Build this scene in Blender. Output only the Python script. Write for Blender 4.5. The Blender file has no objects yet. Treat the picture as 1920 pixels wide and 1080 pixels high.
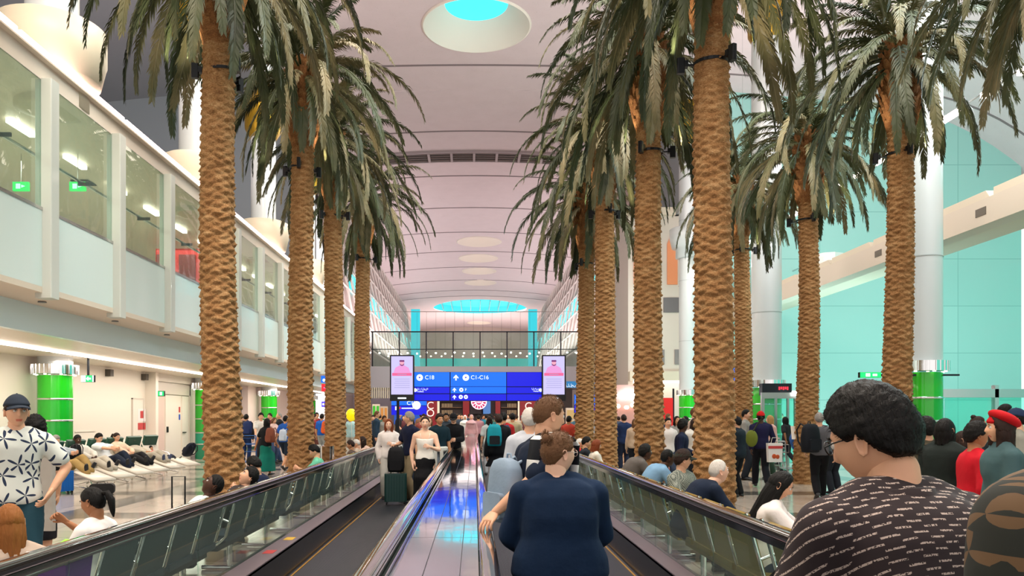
import bpy, math, random
import numpy as np
from mathutils import Vector, Matrix, Euler
R = math.radians
PI = math.pi
random.seed(7)
rng = np.random.default_rng(7)
SC = bpy.context.scene
COL = SC.collection
F = 1440.0; CX = 889.0; CY = 780.0; CH = 1.62      # focal length in pixels, vanishing point, camera height

def at(px, py, Y):
    return Vector(((px-CX)*Y/F, Y, CH+(CY-py)*Y/F))
def ax(px, Y): return (px-CX)*Y/F
def az(py, Y): return CH+(CY-py)*Y/F

# ------------------------------------------------------------- camera
cam = bpy.data.cameras.new('camera'); camo = bpy.data.objects.new('camera', cam); COL.objects.link(camo)
cam.sensor_fit = 'HORIZONTAL'; cam.sensor_width = 36.0
cam.lens = 36.0*F/1920.0
cam.shift_x = (960-CX)/1920.0
cam.shift_y = (CY-540)/1920.0
cam.clip_start = 0.05; cam.clip_end = 400
camo.location = (0, 0, CH); camo.rotation_euler = (PI/2, 0, 0)
SC.camera = camo

# ------------------------------------------------------------- materials
def lin(c):
    if isinstance(c, str):
        c = [int(c[i:i+2], 16)/255 for i in (0, 2, 4)]
    return tuple(((v/12.92) if v <= .04045 else ((v+.055)/1.055)**2.4) for v in c)
_M = {}
def mat(name, col, rough=.5, metal=0., emit=None, es=0., bump=0., bscale=30., var=0., vscale=8., spec=.5,
        coat=0., trans=0., ior=1.45, alpha=1., aniso=None, sheen=0.):
    if name in _M: return _M[name]
    m = bpy.data.materials.new(name); m.use_nodes = True
    nt = m.node_tree; b = nt.nodes['Principled BSDF']
    c = lin(col)
    b.inputs['Base Color'].default_value = (*c, 1)
    b.inputs['Roughness'].default_value = rough
    b.inputs['Metallic'].default_value = metal
    b.inputs['Specular IOR Level'].default_value = spec
    b.inputs['Coat Weight'].default_value = coat
    b.inputs['Transmission Weight'].default_value = trans
    b.inputs['IOR'].default_value = ior
    b.inputs['Alpha'].default_value = alpha
    b.inputs['Sheen Weight'].default_value = sheen
    if emit is not None:
        b.inputs['Emission Color'].default_value = (*lin(emit), 1)
        b.inputs['Emission Strength'].default_value = es
    if bump or var:
        tc = nt.nodes.new('ShaderNodeTexCoord')
        mp = nt.nodes.new('ShaderNodeMapping'); nt.links.new(tc.outputs['Object'], mp.inputs[0])
        if aniso: mp.inputs['Scale'].default_value = aniso
    if var:
        n = nt.nodes.new('ShaderNodeTexNoise'); n.inputs['Scale'].default_value = vscale; n.inputs['Detail'].default_value = 5
        nt.links.new(mp.outputs[0], n.inputs['Vector'])
        mx = nt.nodes.new('ShaderNodeMix'); mx.data_type = 'RGBA'
        mx.inputs[6].default_value = (*[v*(1-var) for v in c], 1); mx.inputs[7].default_value = (*[min(1, v*(1+var)) for v in c], 1)
        mr = nt.nodes.new('ShaderNodeMapRange'); mr.inputs[1].default_value = .3; mr.inputs[2].default_value = .7
        nt.links.new(n.outputs['Fac'], mr.inputs[0]); nt.links.new(mr.outputs[0], mx.inputs[0])
        nt.links.new(mx.outputs[2], b.inputs['Base Color'])
    if bump:
        n2 = nt.nodes.new('ShaderNodeTexNoise'); n2.inputs['Scale'].default_value = bscale; n2.inputs['Detail'].default_value = 4
        nt.links.new(mp.outputs[0], n2.inputs['Vector'])
        bp = nt.nodes.new('ShaderNodeBump'); bp.inputs['Strength'].default_value = bump; bp.inputs['Distance'].default_value = .02
        nt.links.new(n2.outputs['Fac'], bp.inputs['Height']); nt.links.new(bp.outputs[0], b.inputs['Normal'])
    _M[name] = m
    return m
def glow(name, col, s):
    if name in _M: return _M[name]
    return mat(name, '101010', .5, emit=col, es=s)
def glass(name, tint, rough=.0, body=.12, refl=1.0):
    """thin pane: mostly see-through, fresnel reflection, a little milky body of its own"""
    if name in _M: return _M[name]
    m = bpy.data.materials.new(name); m.use_nodes = True; nt = m.node_tree
    for n in list(nt.nodes): nt.nodes.remove(n)
    out = nt.nodes.new('ShaderNodeOutputMaterial')
    tr = nt.nodes.new('ShaderNodeBsdfTransparent'); tr.inputs[0].default_value = (*lin(tint), 1)
    df = nt.nodes.new('ShaderNodeBsdfDiffuse'); df.inputs[0].default_value = (*lin(tint), 1)
    m1 = nt.nodes.new('ShaderNodeMixShader'); m1.inputs[0].default_value = body
    nt.links.new(tr.outputs[0], m1.inputs[1]); nt.links.new(df.outputs[0], m1.inputs[2])
    gl = nt.nodes.new('ShaderNodeBsdfGlossy'); gl.inputs['Roughness'].default_value = rough
    fr = nt.nodes.new('ShaderNodeFresnel'); fr.inputs[0].default_value = 1.5
    mu = nt.nodes.new('ShaderNodeMath'); mu.operation = 'MULTIPLY'; mu.inputs[1].default_value = refl
    ge = nt.nodes.new('ShaderNodeNewGeometry'); iv = nt.nodes.new('ShaderNodeMath'); iv.operation = 'MULTIPLY_ADD'; iv.inputs[1].default_value = -refl; iv.inputs[2].default_value = refl
    nt.links.new(ge.outputs['Backfacing'], iv.inputs[0]); nt.links.new(iv.outputs[0], mu.inputs[1])
    nt.links.new(fr.outputs[0], mu.inputs[0])
    m2 = nt.nodes.new('ShaderNodeMixShader')
    nt.links.new(mu.outputs[0], m2.inputs[0]); nt.links.new(m1.outputs[0], m2.inputs[1]); nt.links.new(gl.outputs[0], m2.inputs[2])
    nt.links.new(m2.outputs[0], out.inputs[0])
    _M[name] = m
    return m

# ------------------------------------------------------------- mesh building
class MB:
    def __init__(s): s.v = []; s.f = []; s.m = []; s.n = 0
    def add(s, verts, faces, mi=0):
        o = s.n
        s.v.extend([tuple(map(float, p)) for p in verts]); s.n += len(verts)
        for f in faces: s.f.append(tuple(i+o for i in f)); s.m.append(mi)
        return s
    def box(s, x0, x1, y0, y1, z0, z1, mi=0, M=None):
        vs = [Vector((x, y, z)) for x in (x0, x1) for y in (y0, y1) for z in (z0, z1)]
        if M is not None: vs = [M @ v for v in vs]
        return s.add(vs, [(0, 1, 3, 2), (4, 6, 7, 5), (0, 4, 5, 1), (2, 3, 7, 6), (0, 2, 6, 4), (1, 5, 7, 3)], mi)
    def rbox(s, x0, x1, y0, y1, z0, z1, r, mi=0, M=None, axis='z', seg=4):
        """box with its corners rounded round one axis"""
        a = {'z': (0, 1, 2), 'x': (1, 2, 0), 'y': (2, 0, 1)}[axis]
        lo = (x0, y0, z0); hi = (x1, y1, z1)
        u0, u1, v0, v1, w0, w1 = lo[a[0]], hi[a[0]], lo[a[1]], hi[a[1]], lo[a[2]], hi[a[2]]
        r = min(r, (u1-u0)/2.001, (v1-v0)/2.001)
        ring = []
        for cx, cy, a0 in ((u1-r, v1-r, 0), (u0+r, v1-r, 90), (u0+r, v0+r, 180), (u1-r, v0+r, 270)):
            for k in range(seg+1):
                t = R(a0+90*k/seg); ring.append((cx+r*math.cos(t), cy+r*math.sin(t)))
        vs = []
        for w in (w0, w1):
            for (u, v) in ring:
                p = [0, 0, 0]; p[a[0]] = u; p[a[1]] = v; p[a[2]] = w
                vs.append(Vector(p) if M is None else M @ Vector(p))
        n = len(ring)
        fs = [tuple(reversed(range(n))), tuple(range(n, 2*n))] + [(i, (i+1) % n, n+(i+1) % n, n+i) for i in range(n)]
        return s.add(vs, fs, mi)
    def loft(s, rings, mi=0, cap=True, closed=True):
        """rings: list of equal-length point lists"""
        n = len(rings[0]); vs = [p for r in rings for p in r]; fs = []
        for i in range(len(rings)-1):
            for j in range(n if closed else n-1):
                k = (j+1) % n
                fs.append((i*n+j, i*n+k, (i+1)*n+k, (i+1)*n+j))
        if cap:
            fs.append(tuple(reversed(range(n)))); fs.append(tuple(range((len(rings)-1)*n, len(rings)*n)))
        return s.add(vs, fs, mi)
    def tube(s, pts, rad, n=10, mi=0, cap=True):
        pts = [Vector(p) for p in pts]
        if not hasattr(rad, '__len__'): rad = [rad]*len(pts)
        rings = []; up = None
        for i, p in enumerate(pts):
            t = (pts[min(i+1, len(pts)-1)]-pts[max(i-1, 0)])
            if t.length < 1e-9: t = Vector((0, 0, 1))
            t.normalize()
            if up is None:
                up = Vector((0, 0, 1)) if abs(t.z) < .9 else Vector((0, 1, 0))
            a = t.cross(up)
            if a.length < 1e-6: a = t.orthogonal()
            a.normalize(); b = a.cross(t).normalized(); up = b
            rings.append([p+a*(rad[i]*math.cos(2*PI*k/n))+b*(rad[i]*math.sin(2*PI*k/n)) for k in range(n)])
        return s.loft(rings, mi, cap)
    def lathe(s, prof, n=24, c=(0, 0, 0), mi=0, cap=True):
        rings = [[(c[0]+r*math.cos(2*PI*k/n), c[1]+r*math.sin(2*PI*k/n), c[2]+z) for k in range(n)] for r, z in prof]
        return s.loft(rings, mi, cap)
    def ball(s, c, r, n=10, mi=0, M=None):
        r = (r, r, r) if not hasattr(r, '__len__') else r
        rings = []
        for i in range(1, n):
            t = PI*i/n
            ring = [Vector((r[0]*math.sin(t)*math.cos(2*PI*k/(2*n)), r[1]*math.sin(t)*math.sin(2*PI*k/(2*n)), -r[2]*math.cos(t))) for k in range(2*n)]
            rings.append([(M @ p if M is not None else p)+Vector(c) for p in ring])
        return s.loft(rings, mi)
    def prism(s, poly, w0, w1, axis='x', mi=0):
        """poly of (u, v) extruded along axis"""
        a = {'z': (0, 1, 2), 'x': (1, 2, 0), 'y': (0, 2, 1)}[axis]
        vs = []
        for w in (w0, w1):
            for (u, v) in poly:
                p = [0, 0, 0]; p[a[0]] = u; p[a[1]] = v; p[a[2]] = w; vs.append(p)
        n = len(poly)
        return s.add(vs, [tuple(reversed(range(n))), tuple(range(n, 2*n))]+[(i, (i+1) % n, n+(i+1) % n, n+i) for i in range(n)], mi)
    def mesh(s, name, mats, smooth=False):
        me = bpy.data.meshes.new(name)
        me.from_pydata(s.v, [], s.f)
        for m in (mats if isinstance(mats, (list, tuple)) else [mats]): me.materials.append(m)
        if len(set(s.m)) > 1 or (s.m and s.m[0]): me.polygons.foreach_set('material_index', s.m)
        if smooth: me.polygons.foreach_set('use_smooth', [len(p.vertices) <= 4 for p in me.polygons])
        me.validate(); me.update()
        fixn(me)
        if smooth:
            ek = {k for p in me.polygons if len(p.vertices) > 4 for k in p.edge_keys}
            if ek:
                at_ = me.attributes.new('sharp_edge', 'BOOLEAN', 'EDGE')
                for e in me.edges:
                    if e.key in ek: at_.data[e.index].value = True
        return me
    def obj(s, name, mats, parent=None, smooth=False, loc=None, rot=None):
        return link(name, s.mesh(name, mats, smooth), parent, loc, rot)
def fixn(me):
    import bmesh
    bm = bmesh.new(); bm.from_mesh(me); bmesh.ops.recalc_face_normals(bm, faces=bm.faces); bm.to_mesh(me); bm.free()
def link(name, me, parent=None, loc=None, rot=None):
    o = bpy.data.objects.new(name, me); COL.objects.link(o)
    if parent is not None: o.parent = parent
    if loc is not None: o.location = loc
    if rot is not None: o.rotation_euler = rot
    return o
def thing(name, label, cat, loc=(0, 0, 0), rz=0., group=None):
    o = bpy.data.objects.new(name, None); COL.objects.link(o); o.empty_display_size = .1
    o.location = loc; o.rotation_euler = (0, 0, rz)
    return tag(o, label, cat, group)
def tag(o, label, cat, group=None, kind=None):
    o['label'] = label; o['category'] = cat
    if group: o['group'] = group
    if kind: o['kind'] = kind
    return o
def struct(name, mb, m, parent=None, smooth=False):
    o = mb.obj(name, m, parent, smooth) if isinstance(mb, MB) else link(name, mb, parent)
    if parent is None: o['kind'] = 'structure'
    return o
_kids = {}
def copy_tree(o, parent=None):
    c = o.copy(); COL.objects.link(c)
    if parent is not None: c.parent = parent
    for ch in [x for x in ALLKIDS(o)]: copy_tree(ch, c)
    return c
def ALLKIDS(o): return list(o.children)
def text(s, size, m, parent, loc, rot=(PI/2, 0, 0), name='lettering', align='CENTER', depth=.004, font=None, sx=1.0):
    cu = bpy.data.curves.new('t', 'FONT'); cu.body = s; cu.size = size; cu.align_x = align; cu.align_y = 'CENTER'; cu.extrude = depth
    o = bpy.data.objects.new('t', cu); COL.objects.link(o)
    dg = bpy.context.evaluated_depsgraph_get(); dg.update()
    me = bpy.data.meshes.new_from_object(o.evaluated_get(dg))
    bpy.data.objects.remove(o); bpy.data.curves.remove(cu)
    me.materials.clear(); me.materials.append(m)
    o = link(name, me, parent, loc, rot); o.scale = (sx, 1, 1)
    return o
# ============================================================= THE SETTING
M_white = mat('wall_paint', 'e9e0d2', .45)
M_cream = mat('cream_paint', 'e2d6c2', .5)
M_panel = mat('white_panel', 'd8e8e4', .25, coat=.3)
M_fascia = mat('pale_blue_fascia', 'dcf0f6', .3, coat=.3)
M_grey = mat('grey_wall', '8f969b', .6)
M_lilac = mat('lilac_fascia', 'c9c3cc', .5)
M_teal = None
M_steel = mat('brushed_steel', 'c8c8c8', .25, 1.)
M_chrome = mat('chrome', 'e8e8e8', .08, 1.)
M_dark = mat('dark_metal', '20242a', .4, .6)
M_black = mat('black_plastic', '0c0d0f', .35)
M_led = glow('white_strip_light', 'ffe6d6', 9.)
M_ledp = glow('pink_white_strip_light', 'ffd9d2', 14.)
M_tealglow = glow('teal_daylight', '35e0ea', 2.2)
M_exit = glow('exit_green', '10e060', 2.2)
M_exitw = glow('exit_white', 'd8fff0', 2.5)
M_green = mat('green_cladding', '18b010', .25, coat=.6)

def nodes(name):
    m = bpy.data.materials.new(name); m.use_nodes = True; nt = m.node_tree
    return m, nt, nt.nodes['Principled BSDF']
# floor: pale polished stone with a grid of darker bands
def floor_mat():
    m, nt, b = nodes('polished_stone_floor'); L = nt.links.new; N = nt.nodes.new
    tc = N('ShaderNodeTexCoord'); sx = N('ShaderNodeSeparateXYZ'); L(tc.outputs['Object'], sx.inputs[0])
    def band(src, period, off, w):
        a = N('ShaderNodeMath'); a.operation = 'ADD'; a.inputs[1].default_value = off; L(src, a.inputs[0])
        q = N('ShaderNodeMath'); q.operation = 'PINGPONG'; q.inputs[1].default_value = period/2; L(a.outputs[0], q.inputs[0])
        c = N('ShaderNodeMath'); c.operation = 'LESS_THAN'; c.inputs[1].default_value = w/2; L(q.outputs[0], c.inputs[0])
        return c.outputs[0]
    y1 = band(sx.outputs['Y'], 3.6, 1.9, .75); x1 = band(sx.outputs['X'], 5.4, 1.2, .6)
    mx = N('ShaderNodeMath'); mx.operation = 'MAXIMUM'; L(y1, mx.inputs[0]); L(x1, mx.inputs[1])
    br = N('ShaderNodeTexBrick'); br.offset = 0; br.inputs['Scale'].default_value = 1.; br.inputs['Brick Width'].default_value = .6; br.inputs['Row Height'].default_value = .6
    br.inputs['Mortar Size'].default_value = .006; br.inputs['Color1'].default_value = (*lin('b9ada0'), 1); br.inputs['Color2'].default_value = (*lin('aca093'), 1); br.inputs['Mortar'].default_value = (*lin('80766c'), 1)
    L(tc.outputs['Object'], br.inputs['Vector'])
    n = N('ShaderNodeTexNoise'); n.inputs['Scale'].default_value = 60; L(tc.outputs['Object'], n.inputs['Vector'])
    dk = N('ShaderNodeMix'); dk.data_type = 'RGBA'; L(n.outputs['Fac'], dk.inputs[0]); dk.inputs[6].default_value = (*lin('45433f'), 1); dk.inputs[7].default_value = (*lin('6a665f'), 1)
    fm = N('ShaderNodeMix'); fm.data_type = 'RGBA'; L(mx.outputs[0], fm.inputs[0]); L(br.outputs['Color'], fm.inputs[6]); L(dk.outputs[2], fm.inputs[7])
    L(fm.outputs[2], b.inputs['Base Color']); b.inputs['Roughness'].default_value = .13; b.inputs['Specular IOR Level'].default_value = .7
    return m
struct('floor', MB().box(-32, 32, -8, 152, -.3, 0), floor_mat())

# ceiling: pinkish plaster vault with seams
def ceil_mat():
    m, nt, b = nodes('vault_plaster'); L = nt.links.new; N = nt.nodes.new
    tc = N('ShaderNodeTexCoord')
    n = N('ShaderNodeTexNoise'); n.inputs['Scale'].default_value = 1.3; n.inputs['Detail'].default_value = 6; L(tc.outputs['Object'], n.inputs['Vector'])
    n2 = N('ShaderNodeTexNoise'); n2.inputs['Scale'].default_value = 14; n2.inputs['Detail'].default_value = 6; L(tc.outputs['Object'], n2.inputs['Vector'])
    mr = N('ShaderNodeMapRange'); mr.inputs[1].default_value = .62; mr.inputs[2].default_value = .8; L(n2.outputs['Fac'], mr.inputs[0])
    a = N('ShaderNodeMix'); a.data_type = 'RGBA'; L(n.outputs['Fac'], a.inputs[0]); a.inputs[6].default_value = (*lin('d2c2c4'), 1); a.inputs[7].default_value = (*lin('dccccf'), 1)
    c = N('ShaderNodeMix'); c.data_type = 'RGBA'; L(mr.outputs[0], c.inputs[0]); L(a.outputs[2], c.inputs[6]); c.inputs[7].default_value = (*lin('c6b6b5'), 1)
    L(c.outputs[2], b.inputs['Base Color']); b.inputs['Roughness'].default_value = .8
    return m
M_ceil = ceil_mat()
M_seam = mat('vault_seam', '847678', .8)
YW = 40.0
def zwide(x): return 19.0-.0028*x*x-(max(0, abs(x)-22))**2*.05
def znar(x): 
    return 19.0-.0062*x*x
# skylights in the ceiling (x, y, radius)
SKY = [(0.1, 34.2, 2.35), (.5, 76.5, 2.15), (.45, 84.5, 2.1), (.6, 92, 2.0), (.8, 100, 2.0), (.95, 122, 7.4), (.9, 143, 2.2)]
def ceiling_strip(y0, y1, xs, zf, holes):
    """grid in which the quads over a skylight are dropped; the holes get a fitted collar ring"""
    mb = MB(); nx = len(xs)
    ys = list(np.linspace(y0, y1, max(2, int((y1-y0)/1.0)+1)))
    vs = [(x, y, zf(x)) for y in ys for x in xs]
    fs = []
    for j in range(len(ys)-1):
        for i in range(nx-1):
            cx = (xs[i]+xs[i+1])/2; cy = (ys[j]+ys[j+1])/2
            if any(math.hypot(cx-h[0], cy-h[1]) < h[2]+.9 for h in holes): continue
            fs.append((j*nx+i, j*nx+i+1, (j+1)*nx+i+1, (j+1)*nx+i))
    mb.add(vs, fs)
    for h in holes:                      # square patch with a round hole
        if not (y0 < h[1] < y1): continue
        n = 96; A = []; B = []
        s = h[2]+2.4
        for k in range(n):
            t = 2*PI*k/n; c, q = math.cos(t), math.sin(t)
            x, y = h[0]+h[2]*c, h[1]+h[2]*q; A.append((x, y, zf(x)))
            x, y = h[0]+s*c, h[1]+s*q; B.append((x, y, zf(x)+.006))
        mb.loft([A, B], cap=False)
    return mb
xs_w = list(np.linspace(-30, 30, 61)); xs_n = list(np.linspace(-10.8, 10.8, 49))
struct('ceiling', ceiling_strip(-8, YW+1, [x for x in xs_w if x > -10.5], zwide, SKY), M_ceil, smooth=True)
struct('ceiling', ceiling_strip(-8, YW+1, [x for x in xs_w if x < -9.5], zwide, []), mat('aisle_ceiling_grey', '84878c', .7), smooth=True)
struct('ceiling', ceiling_strip(YW+1, 150, xs_n, znar, SKY), M_ceil, smooth=True)
# seams between the plaster bays
k = 0
for i, y in enumerate([12, 21, 29.5, 38, 46.8, 55.5, 64, 72.5, 81, 89.5, 98, 106, 111]):
    zf, xs = (zwide, [x for x in xs_w if x > -10.5]) if y < YW+1 else (znar, xs_n)
    mb = MB()
    mb.loft([[(x, y-.06, zf(x)+.05), (x, y-.06, zf(x)-.035), (x, y+.06, zf(x)-.035), (x, y+.06, zf(x)+.05)] for x in xs])
    k += 1; struct('trim_%d' % k, mb, M_seam)
# the long air grille across the vault
mb = MB()
xs = xs_n
mb.loft([[(x, 50.3, znar(x)+.05), (x, 50.3, znar(x)-.10), (x, 52.0, znar(x)-.10), (x, 52.0, znar(x)+.05)] for x in xs], mi=0)
g = thing('air_grille', 'long dark slatted air grille running across the pink vault', 'vent', (0, 0, 0))
mb.obj('backing', mat('grille_dark', '3c3230', .7), g)
sl = MB()
for j in range(4):
    yy = 50.45+j*.42
    sl.loft([[(x, yy, znar(x)-.09), (x, yy, znar(x)-.14), (x, yy+.1, znar(x)-.14), (x, yy+.1, znar(x)-.09)] for x in xs])
sl.obj('slats', mat('grille_slat', '6c5a55', .6), g)
fr = MB()
for x in np.arange(-10.5, 10.6, 1.5): fr.box(x-.08, x+.08, 50.3, 52, znar(x)-.2, znar(x)-.05)
for yy in (50.2, 52.0): fr.loft([[(x, yy, znar(x)+.05), (x, yy, znar(x)-.16), (x, yy+.12, znar(x)-.16), (x, yy+.12, znar(x)+.05)] for x in xs])
fr.obj('frame', mat('grille_frame', 'a8989a', .6), g)

# skylights: conical reveal, glowing pane
M_rev = mat('skylight_reveal', 'efe4d8', .6)
M_revg = mat('skylight_reveal_pale', 'cfe0d4', .5)
names = ['round skylight with a teal pane, alone near the top of the vault', 'first of the small round skylights beyond the air grille',
         'second of the small round skylights beyond the air grille', 'third of the small round skylights beyond the air grille',
         'fourth of the small round skylights beyond the air grille', 'huge oval-looking teal skylight over the far hall',
         'last small skylight, behind the huge teal one']
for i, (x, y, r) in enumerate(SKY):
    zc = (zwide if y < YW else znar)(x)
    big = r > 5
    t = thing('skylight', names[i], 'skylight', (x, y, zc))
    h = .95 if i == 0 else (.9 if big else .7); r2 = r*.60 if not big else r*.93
    MB().lathe([(r+.02, -.08), (r+.1, -.05), (r+.1, .3)], 64, cap=False).lathe([(r+.02, -.08), (r2, h)], 64, cap=False).obj('reveal', glow('teal_glow_reveal', '38d8e8', 1.3) if big else M_rev, t, True)  # big one: teal light put into the reveal wall as emission
    pane = MB(); pane.lathe([(r2+.02, h), (r2+.02, h+.05)], 48)
    pane.obj('pane', M_tealglow if (i == 0 or big) else M_rev, t)
    if big:
        b_ = MB()
        for a in range(-4, 5): b_.box(a*1.5-.06, a*1.5+.06, -6, 6, h-.9, h-.02)
        b_.obj('glazing_bars', mat('glazing_bar', '8fc8cc', .5), t)
    if not (i == 0 or big):     # a shallow recess with its own lamp ring
        MB().lathe([(r2*.55, h-.06), (r2*.62, h-.06), (r2*.62, h-.01), (r2*.55, h-.01)], 32, cap=False).obj('lamp_ring', glow('recess_lamp', 'ffe2cc', 3.), t)

# ---------------- end walls beside the central vault
def poly_wall(name, x0, x1, y, zb, m, n=24):
    xs = np.linspace(x0, x1, n); mb = MB()
    mb.loft([[(x, y, zb), (x, y, zwide(x)+.2), (x, y+.3, zwide(x)+.2), (x, y+.3, zb)] for x in xs])
    return struct(name, mb, m)
def teal_wall():
    m, nt, b = nodes('teal_panel_wall'); L = nt.links.new; N = nt.nodes.new
    tc = N('ShaderNodeTexCoord'); sp = N('ShaderNodeSeparateXYZ'); L(tc.outputs['Object'], sp.inputs[0])
    cb = N('ShaderNodeCombineXYZ'); L(sp.outputs['X'], cb.inputs[0]); L(sp.outputs['Z'], cb.inputs[1])
    br = N('ShaderNodeTexBrick'); br.offset = 0; br.inputs['Scale'].default_value = 1.; br.inputs['Brick Width'].default_value = 3.6; br.inputs['Row Height'].default_value = 2.45
    br.inputs['Mortar Size'].default_value = .018; br.inputs['Color1'].default_value = (*lin('a6d6d0'), 1); br.inputs['Color2'].default_value = (*lin('a1d2cc'), 1); br.inputs['Mortar'].default_value = (*lin('86bab5'), 1)
    L(cb.outputs[0], br.inputs['Vector']); L(br.outputs['Color'], b.inputs['Base Color']); b.inputs['Roughness'].default_value = .22
    return m
M_teal = teal_wall()
poly_wall('wall_right', 12.6, 28.5, YW, 0, M_teal)
poly_wall('wall_back', -29, -10.8, YW, 0, M_grey)
struct('wall_left', MB().box(-10.9, -10.7, YW, 52, 7.2, 18.6), M_grey)
struct('wall_right', MB().box(10.8, 11, YW, 52, 12.4, 18.6), M_grey)
poly_wall('wall_back', 10.8, 12.6, YW+.02, 12.4, M_grey, 8)
struct('window_3', MB().box(29.5, 29.55, -8, YW+1, 0, 18), glass('facade_glass', '9cf0e4', .0, .12, 1.))
mb = MB()
for j in range(13): mb.box(29.4, 29.7, -8+j*4, -7.8+j*4, 0, 18)
for z in (3, 6.5, 10, 13.5): mb.box(29.45, 29.65, -8, YW+1, z, z+.15)
struct('trim_34', mb, M_steel)
struct('wall_left', MB().box(-29.8, -29.5, -8, YW+1, 0, 18), M_grey)
# bulkhead where the wide vault meets the narrow one
mb = MB()
for sgn in (-1, 1):
    xs = [sgn*x for x in np.linspace(0, 10.8, 30)]
    mb.loft([[(x, YW+.9, znar(x)-.0), (x, YW+.9, zwide(x)+.1), (x, YW+1.1, zwide(x)+.1), (x, YW+1.1, znar(x)-.0)] for x in xs])
struct('trim_20', mb, M_ceil)
# far end of the hall
mb = MB(); mb.box(-12, 12, 150, 150.3, 0, 20)
struct('wall_end', mb, mat('far_wall', 'c8b8b0', .8))
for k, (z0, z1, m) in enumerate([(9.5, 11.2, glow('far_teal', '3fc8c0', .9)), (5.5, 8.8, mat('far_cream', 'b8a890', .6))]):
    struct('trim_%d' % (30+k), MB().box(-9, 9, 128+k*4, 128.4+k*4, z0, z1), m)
# ---------------- far side galleries: sloping white lattice windows
M_lat = mat('lattice_white', 'd9cfc9', .5)
M_galw = mat('gallery_wall', 'c8b6b0', .7)
for sgn, side in ((-1, 'left'), (1, 'right')):
    mb = MB()
    for q in (0, .2): mb.loft([[(sgn*(xx+q), y, z) for y in (52, 150)] for xx, z in ((10.9, 18.6), (10.2, 14), (9.6, 10), (9.4, 0))], cap=False, closed=False)
    struct('wall_'+side, mb, M_galw)
    t = thing('lattice_window', 'sloping white lattice of window bars along the far %s gallery' % side, 'window', (0, 0, 0))
    fr = MB(); pn = MB()
    X0, X1 = sgn*10.5, sgn*9.0
    for j in range(22):
        y = 53+j*3.0
        fr.tube([(X0, y, 18.3), (sgn*9.7, y+3.5, 13), (X1, y+6, 7.6)], .10, 6)
        fr.tube([(X0-.0, y+2, 18.3), (sgn*9.7, y+2, 13), (X1, y+2, 7.6)], .05, 5)
    for z, xx in ((18.3, X0), (16.5, sgn*10.2), (14.7, sgn*9.95), (13, sgn*9.7), (11.2, sgn*9.45), (9.4, sgn*9.22), (7.6, X1)):
        fr.tube([(xx, 53, z), (xx, 122, z)], .08, 6)
    fr.obj('frame', M_lat, t)
    for j in range(10):
        y = 60+j*6; pn.box(min(sgn*9.66, sgn*9.74), max(sgn*9.66, sgn*9.74), y, y+4.4, 11.4, 12.8)
    pn.obj('teal_panes', M_tealglow, t)
    # the teal-lit opening of the cross hall
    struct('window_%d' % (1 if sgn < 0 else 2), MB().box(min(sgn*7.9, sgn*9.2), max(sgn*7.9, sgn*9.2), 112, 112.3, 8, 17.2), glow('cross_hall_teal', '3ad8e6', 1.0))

# ---------------- left building: ground-floor wall, ceiling under the mezzanine, fascia
X_P, X_F, X_W = -6.7, -7.65, -10.75
YL = 49.0
struct('wall_left', MB().box(X_W-.3, X_W, -8, 34.2, 0, 3.1), M_white)
struct('wall_left', MB().box(X_W-.3, X_W, 36.5, YL, 0, 3.1), mat('pink_wall', 'e6cfc8', .5))
struct('baseboard_left', MB().box(X_W, X_W+.03, -8, YL, 0, .15), M_steel)
mb = MB(); mb.box(X_W-.3, X_F, -8, YL, 3.05, 3.25)
struct('ceiling', mb, mat('soffit_cream', 'e4d9c8', .35))
struct('trim_3', MB().box(X_F, X_F+.12, -8, YL, 3.05, 3.53), M_fascia)
struct('ceiling', MB().box(X_F-.2, X_P+.02, -8, YL, 3.53, 3.62), mat('soffit_upper', 'e0d2c0', .5))
# header and roof of the mezzanine, its floor and back wall
M_head = mat('header_cream', 'ddd0c0', .4)
struct('trim_4', MB().box(X_P-.25, X_P, -8, YL, 6.83, 7.12), M_head)
struct('ceiling', MB().box(-11.5, X_P-.25, -8, YL, 6.95, 7.12), M_head)
struct('floor', MB().box(-11.5, X_P-.12, -8, YL, 4.2, 4.35), M_cream)
M_mezback = mat('mezzanine_wall', 'a8a39a', .5, var=.12, vscale=.6)
struct('wall_left', MB().box(-11.8, -11.5, -8, YL, 4.3, 7.0), M_mezback)
struct('trim_5', MB().box(X_P-.25, X_P+.1, -8, YL, 7.12, 7.15), M_head)

# long strip lights, one object per tube run
def led(x, z, y0, y1, w, h, m, label, group):
    o = MB().box(x-w/2, x+w/2, y0, y1, z, z+h).obj('strip_light', m)
    tag(o, label, 'strip light', group)
for j in range(14):
    y0 = 1.0+j*3.4
    led(X_P+.05, 7.15, y0, y0+3.3, .1, .1, M_ledp, 'pinkish white light tube along the top edge of the left mezzanine glazing', 'light tubes on top of the left mezzanine')
for j in range(9):
    y0 = 1.0+j*5.2
    led(-9.1, 3.0, y0, y0+5.05, .1, .06, M_led, 'warm white light line in the low ceiling over the left seating', 'light lines under the left mezzanine')
for j in range(22):
    y0 = 8+j*1.9
    led(-8.3, 6.86, y0, y0+.75, .12, .08, M_led, 'short light inside the left mezzanine corridor ceiling', 'short lights in the left mezzanine corridor')

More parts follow.
